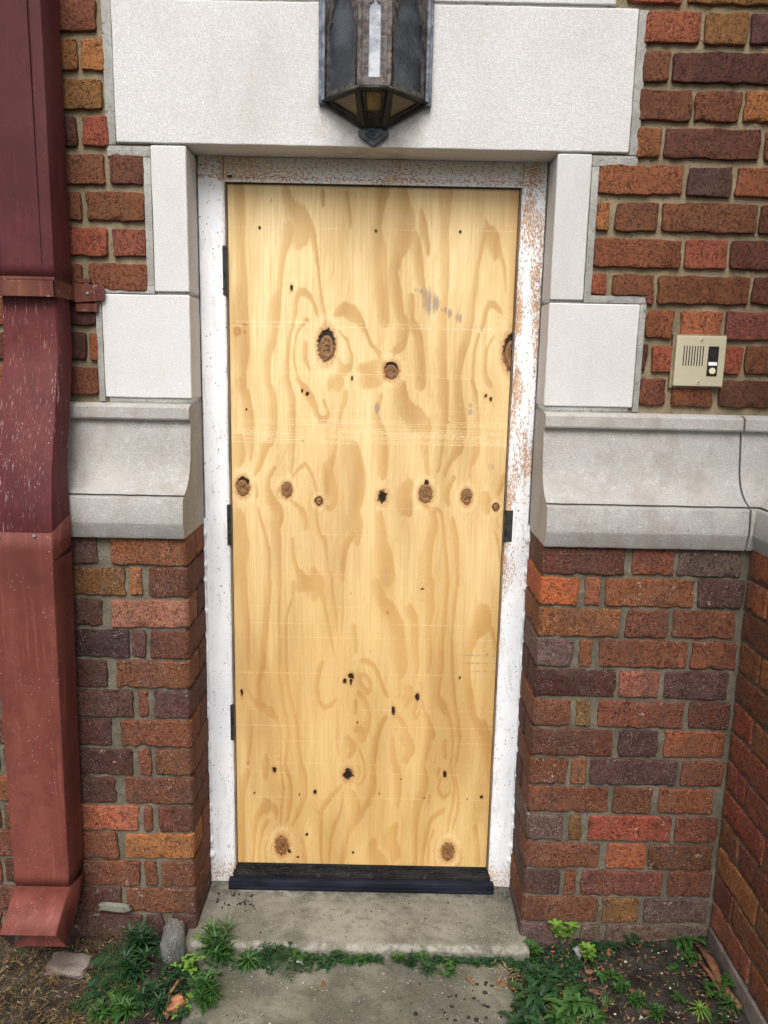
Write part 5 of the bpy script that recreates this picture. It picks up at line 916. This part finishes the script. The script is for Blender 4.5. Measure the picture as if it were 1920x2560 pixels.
PLANTS = [('tuft',-0.585,-0.171,0.075,'leaf_dk','bushy narrow leaved weed against the left brick pier,above the fern'),('fern',-0.598,-0.258,0.1,'leaf','spreading bright fern in the left weeds beside the rock'),('tuft',-0.566,-0.246,0.07,'leaf_dk','dark narrow leaved weed between the fern and the rock'),('fern',-0.62,-0.318,0.055,'leaf','small upright fern sprig at the lower left of the clump'),('broad',-0.579,-0.36,0.055,'leaf','broad leaved weed at the bottom edge of the left clump'),('tuft',-0.618,-0.38,0.045,'leaf','low narrow leaved weed at the far bottom left of the clump'),('tuft',-0.516,-0.321,0.05,'leaf_dk','dark narrow leaved weed in front of the rock'),('clover',-0.436,-0.121,0.065,'leaf_lt','yellow green clover by the left corner of the step'),('clover',-0.438,-0.216,0.06,'leaf_lt','yellow green clover beside the rock,nearer the path'),('clover',-0.433,-0.328,0.05,'leaf_lt','yellow green clover below the rock at the bare stem'),('tuft',-0.384,-0.148,0.07,'leaf','light narrow leaved weed at the left end of the step edge'),('star',-0.292,-0.187,0.052,'leaf','star shaped strap leaved weed in front of the step,nearest the left end'),('tuft',-0.378,-0.302,0.065,'leaf','large narrow leaved weed between the rock and the path'),('tuft',-0.382,-0.319,0.05,'leaf','narrow leaved weed at the bottom edge left of the path'),('tuft',-0.238,-0.162,0.045,'leaf_dk','dark narrow leaved weed on the step edge next to the star shaped weed'),('clover',-0.199,-0.158,0.045,'leaf_dk','dark clover patch on the left third of the step edge'),('fern',-0.118,-0.158,0.045,'leaf','small green fern growing up at the middle of the step edge'),('clover',-0.057,-0.158,0.03,'leaf_dk','low clover at the middle of the step edge,right of the small fern'),('clover',0.013,-0.163,0.028,'leaf','round leaved clover at the centre of the step edge'),('spoon',0.106,-0.169,0.032,'leaf','small spoon leaved weed right of centre on the step edge'),('clover',0.171,-0.158,0.03,'leaf','round leaved clover right of centre on the step edge,behind the tuft'),('star',0.186,-0.197,0.038,'leaf_dk','dark star shaped weed sprawling onto the right part of the path'),('clover',0.237,-0.203,0.04,'leaf','clover at the right of the step edge beside the dead leaf'),('grass',0.355,-0.165,0.03,'leaf','thin grass at the right end of the step edge'),('spoon',0.478,-0.13,0.05,'leaf','spoon leaved weed at the right corner of the step by the brick pier'),('spoon',0.56,-0.102,0.065,'leaf_lt','tall yellow green spoon leaved weed against the right brick pier'),('spoon',0.605,-0.171,0.05,'leaf_lt','bright spoon leaved weed in front of the grey stone chip'),('broad',0.449,-0.287,0.075,'leaf_dk','large dark toothed weed at the right edge of the path'),('broad',0.406,-0.363,0.06,'leaf_dk','dark toothed weed at the bottom right edge of the path'),('grass',0.443,-0.298,0.075,'leaf_lt','pale grass blades sprouting from the large dark weed'),('broad',0.542,-0.323,0.065,'leaf','mid green toothed weed at bottom,right of the large dark weed'),('broad',0.583,-0.364,0.045,'leaf','toothed weed at the very bottom of the right soil patch'),('clover',0.67,-0.253,0.03,'leaf','clover in the middle of the right soil patch'),('spoon',0.664,-0.287,0.035,'leaf','spoon leaved weed in the middle of the right soil patch'),('tuft',0.7,-0.314,0.035,'leaf','small narrow leaved weed right of centre at the bottom of the soil patch'),('tuft',0.736,-0.35,0.035,'leaf','small narrow leaved weed at the bottom of the soil patch,under the grit'),('clover',0.756,-0.103,0.035,'leaf_dk','dark clover at the foot of the right brick pier'),('broad',0.901,-0.099,0.05,'leaf','leafy weed in the corner between the two brick walls'),('spoon',0.942,-0.036,0.055,'leaf','upright leafy sprig rising in the brick corner'),('clover',0.957,-0.104,0.035,'leaf_dk','small clover in the brick corner against the side wall'),('clover',0.884,-0.17,0.035,'leaf','clover in front of the brick corner'),('clover',0.833,-0.196,0.02,'leaf','tiny clover on the bare dark soil'),('clover',0.811,-0.306,0.022,'leaf','tiny clover on the grit at the bottom right'),('star',0.845,-0.342,0.035,'leaf_lt','pale star shaped weed at the bottom right'),('clover',0.899,-0.292,0.04,'leaf','clover near the footing at the bottom right'),('star',0.93,-0.324,0.04,'leaf','star shaped weed next to the footing at the bottom right'),('tuft',-0.474,-0.348,0.05,'leaf_dk','dark low narrow leaved weed below the rock,left of the bare stem'),('tuft',-0.547,-0.378,0.05,'leaf','narrow leaved weed at the bottom edge,under the broad leaved weed'),('fern',-0.669,-0.28,0.07,'leaf_dk','dark fern half hidden behind the bright one'),('tuft',-0.364,-0.172,0.055,'leaf','upright narrow leaved weed at the step corner,between the clover and the star shaped weed'),('clover',-0.161,-0.176,0.04,'leaf','bright clover below the dark patch on the left third of the step edge'),('broad',-0.085,-0.181,0.035,'leaf_dk','dark leafy weed at the base of the hanging frond'),('star',-0.027,-0.172,0.025,'leaf','small star shaped weed between the hanging frond and the centre clover'),('tuft',0.141,-0.175,0.028,'leaf_dk','small dark narrow leaved weed right of centre on the step edge'),('broad',0.507,-0.24,0.055,'leaf_dk','dark toothed weed behind the mid green one'),('tuft',0.469,-0.229,0.05,'leaf_dk','narrow leaved weed behind the large dark weed,at the straw'),('broad',0.508,-0.361,0.05,'leaf','toothed weed at the bottom edge,between the two dark weeds'),('clover',0.634,-0.237,0.035,'leaf','clover left of the middle of the right soil patch'),('grass',0.611,-0.322,0.05,'leaf','grass blades at the bottom of the right soil patch'),('clover',0.938,-0.264,0.035,'leaf','clover leaning on the footing of the side wall'),('grass',0.978,-0.167,0.04,'leaf','grass blades standing along the footing of the side wall')]
for sp, x, y, size, mt, label in PLANTS:
    size *= 1.22
    nm = dict(tuft='narrow_leaf_weed', star='rosette_weed', fern='fern', clover='clover', spoon='spoon_leaf_weed', broad='broad_leaf_weed', grass='grass_tuft')[sp]
    plant(sp, x, y, size, M[mt], nm, label, 'fern' if sp == 'fern' else 'weed')
# two long fern fronds reaching left from the clump, one hanging over the path
for (x, y, az, L, lift, lab) in ((-.555, -.215, R(178), .155, .35, 'long pointed fern frond reaching left beside the downspout foot'), (-.585, -.300, R(172), .10, .3, 'shorter fern frond low in the left weeds, below the long frond'), (-.215, -.175, R(-62), .105, .45, 'blue green fern frond hanging from the step edge over the path')):
    Lv = Leaves(); z = gz(x, y) + .035; frond(Lv, Vector((0, 0, .0)), az, L, lift, 13, .36); Lv.V = [(a + x, b + y, c + z) for a, b, c in Lv.V]; Lv.stem((x, y, z - .04), (x, y, z), .001)
    tag(Lv.build('fern_frond', M['leaf_dk'], None, origin=(x, y, z - .04)), lab, 'fern', 'weeds at the foot of the doorway')
# dead leaves
DEAD = [(-0.089,-0.241,0.03,0.01,-80,'orange brown leaf lying on the path under the hanging fern frond'),(0.287,-0.216,0.034,0.01,-60,'long brown leaf leaning on the right end of the step edge'),(0.81,-0.054,0.085,0.02,-30,'longest dead leaf,slanting across the soil by the right pier'),(0.835,-0.04,0.05,0.028,10,'wide pale brown leaf behind the longest dead leaf'),(0.674,-0.157,0.035,0.017,75,'upright brown leaf left of the bare soil'),(0.593,-0.22,0.026,0.018,20,'small curled brown leaf beside the toothed weed'),(0.581,-0.25,0.032,0.014,30,'brown leaf just below the small curled one'),(0.585,-0.273,0.038,0.014,-25,'pinkish brown leaf above the bottom toothed weed'),(0.672,-0.253,0.03,0.01,95,'narrow tan leaf standing in the middle of the soil patch'),(0.359,-0.238,0.036,0.02,10,'tan leaf at the right corner of the step in the straw'),(0.39,-0.243,0.03,0.016,-20,'orange brown leaf at the straw,next to the tan leaf'),(0.936,-0.143,0.05,0.022,-55,'dark brown leaf against the side wall footing'),(0.919,-0.212,0.03,0.012,-70,'small red brown leaf below the brick corner'),(0.69,-0.276,0.025,0.015,-20,'short brown leaf beside the spoon leaved weed'),(0.705,-0.341,0.026,0.018,5,'brown leaf at the bottom of the soil patch'),(0.607,-0.338,0.045,0.02,50,'brown leaf half under the bottom toothed weed'),(-0.411,-0.293,0.03,0.012,-15,'brown leaf beside the bare woody stem')]
for x, y, L, W, az, lab in DEAD:
    Lv = Leaves(); z = gz(x, y) + .008; Lv.blade((x, y, z), (math.cos(R(az)), math.sin(R(az)), .12), L, W, .25, 'lance', .5, 7, -.22)
    o = Lv.build('dead_leaf', M['dead'], None, origin=(x, y, z)); tag(o, lab, 'dead leaf', 'dead brown leaves on the soil')
# low ground cover along the step edge (uncountable), dry straw, pebbles, dark crumbs
Lv = Leaves()
for i in range(4200):
    u = random.random()
    if u < .16: x = rd(-.47, .44); y = -.158 - abs(random.gauss(0, .010))
    elif u < .30: x = rd(-.47, -.12); y = -.158 - abs(random.gauss(0, .020))
    elif u < .62: x = rd(-.72, -.36); y = rd(-.37, -.13)
    else: x = rd(.40, .96); y = rd(-.37, -.115)
    if fbm(np.array([x * 11.]), np.array([y * 11.]), 2, 77)[0] < (.33 if u < .3 else .50): continue
    p = Vector((x, y, gz(x, y) + rd(.002, .014)))
    for q in range(random.randint(2, 4)): a2 = rd(0, 6.28); Lv.blade(p, (math.cos(a2), math.sin(a2), rd(.2, .9)), rd(.006, .013), rd(.004, .008), .4, random.choice(['round', 'round', 'lance']), rd(0, 1), 3, .12)
tag(Lv.build('ground_cover', M['leaf_dk']), 'low creeping green leaves along the step edge and over the soil', 'ground cover', None, 'stuff')
def scatter(name, n, region, mat, L, W, label, cat, dens=None):
    Lv = Leaves()
    for i in range(n):
        x = rd(*region[0]); y = rd(*region[1])
        if dens and not dens(x, y): continue
        a2 = rd(0, 6.28); Lv.blade((x, y, gz(x, y) + rd(.001, .016)), (math.cos(a2), math.sin(a2), rd(-.1, .35)), rd(*L), rd(*W), rd(-.3, .6), 'thin', rd(0, 1), 3, .3)
    tag(Lv.build(name, mat), label, cat, None, 'stuff')
scatter('dry_straw', 4200, ((-1.0, -.58), (-.50, -.10)), M['straw_dk'], (.006, .024), (.0005, .0016), 'brown dry grass thatch on the soil below the downspout', 'dry grass')
scatter('dry_straw', 520, ((-1.0, -.58), (-.5, -.13)), M['straw'], (.005, .022), (.0006, .0022), 'pale straw bits over the brown thatch at bottom left', 'straw')
scatter('dry_straw', 260, ((.36, .50), (-.27, -.17)), M['straw'], (.008, .030), (.0008, .0020), 'dry straw and rootlets at the right corner of the step', 'straw', lambda x, y: random.random() < .7)
scatter('dry_straw', 120, ((.5, .97), (-.4, -.11)), M['straw'], (.006, .022), (.0006, .0016), 'thin dry stalks on the dark soil at right', 'straw')
def pebbles(name, n, region, size, mat, label, cat, zoff=0, dens=None):
    mb = bmesh.new()
    for i in range(n):
        x = rd(*region[0]); y = rd(*region[1])
        if dens and not dens(x, y): continue
        r = rd(*size); z = (gz(x, y) if zoff is None else zoff); b = bmesh.ops.create_icosphere(mb, subdivisions=1, radius=r, matrix=Matrix.Translation((x, y, z)) @ Matrix.Diagonal((rd(.7, 1.5), rd(.7, 1.3), rd(.4, .8), 1)))
    m2 = MB(); m2.bm.free(); m2.bm = mb; tag(m2.build(name, mat, None, True), label, cat, None, 'stuff')
pebbles('pebbles', 60, ((.5, .96), (-.38, -.12)), (.0012, .0042), M['pebble'], 'pale grit and small pebbles on the soil at right', 'pebbles', None)
pebbles('soil_crumbs', 900, ((.46, .97), (-.4, -.11)), (.0015, .0045), M['soil'], 'dark crumbs of soil at right', 'soil crumbs', None)
pebbles('soil_crumbs', 500, ((-1.0, -.46), (-.45, -.12)), (.0015, .005), M['soil'], 'dark crumbs of soil at left under the weeds', 'soil crumbs', None)
pebbles('dark_debris', 55, ((-.425, -.30), (-.01, .06)), (.0012, .0045), M['debris'], 'black crumbs of dirt at the left end of the step', 'debris', -.0545, lambda x, y: random.random() < .8)
pebbles('dark_debris', 40, ((-.42, .43), (-.13, .06)), (.0008, .0030), M['debris'], 'scattered dark specks over the concrete step', 'debris', -.055)
pebbles('dark_debris', 60, ((.13, .40), (-.36, -.22)), (.0015, .0055), M['debris'], 'dark leaf crumbs on the right part of the path', 'debris', -.087, lambda x, y: random.random() < .7)
pebbles('grit', 90, ((-.40, .40), (-.38, -.17)), (.0008, .0022), M['pebble'], 'pale grit on the concrete path', 'grit', -.088)
scatter('leaf_litter', 260, ((.42, .96), (-.40, -.115)), M['dead'], (.006, .016), (.003, .008), 'small brown scraps of dead leaf over the right soil patch', 'leaf litter')
scatter('leaf_litter', 90, ((-.62, -.42), (-.40, -.14)), M['dead'], (.006, .015), (.003, .007), 'small brown scraps of dead leaf among the left weeds', 'leaf litter')
# decayed root by the return wall and a thin brown stem through the left weeds
mb = MB(); mb.tube([(.925, -.12, -.055), (.935, -.19, -.05), (.93, -.26, -.052), (.945, -.34, -.05)], [.006, .012, .011, .007], 8); mb.tube([(.90, -.15, -.058), (.915, -.23, -.05), (.92, -.31, -.055)], [.004, .006, .004], 7)
tag(mb.build('rotten_root', M['dead'], None, True, origin=(.93, -.22, -.06)), 'dark rotten brown root against the footing of the side wall', 'root')
mb = MB(); mb.tube([(-.445, -.265, -.07), (-.452, -.285, -.055), (-.450, -.305, -.045), (-.460, -.33, -.05), (-.462, -.35, -.07)], .0035, 8)
tag(mb.build('woody_stem', M['straw_dk'], None, True, origin=(-.45, -.27, -.07)), 'bare pinkish brown woody stem in front of the grey rock', 'stem')
# green brown stain of dirt and dry runner up the mortar joint of the right pier
Lv = Leaves()
for i in range(34):
    z = -.04 + i * .0062; Lv.blade((.652 + rd(-.006, .006), -.1005, z), (rd(-1, 1), -.15, rd(-.5, .8)), rd(.006, .016), .0016, .2, 'thin', rd(0, 1), 3)
tag(Lv.build('dry_vine', M['straw_dk']), 'dry withered vine climbing the mortar joint of the right brick pier', 'vine')
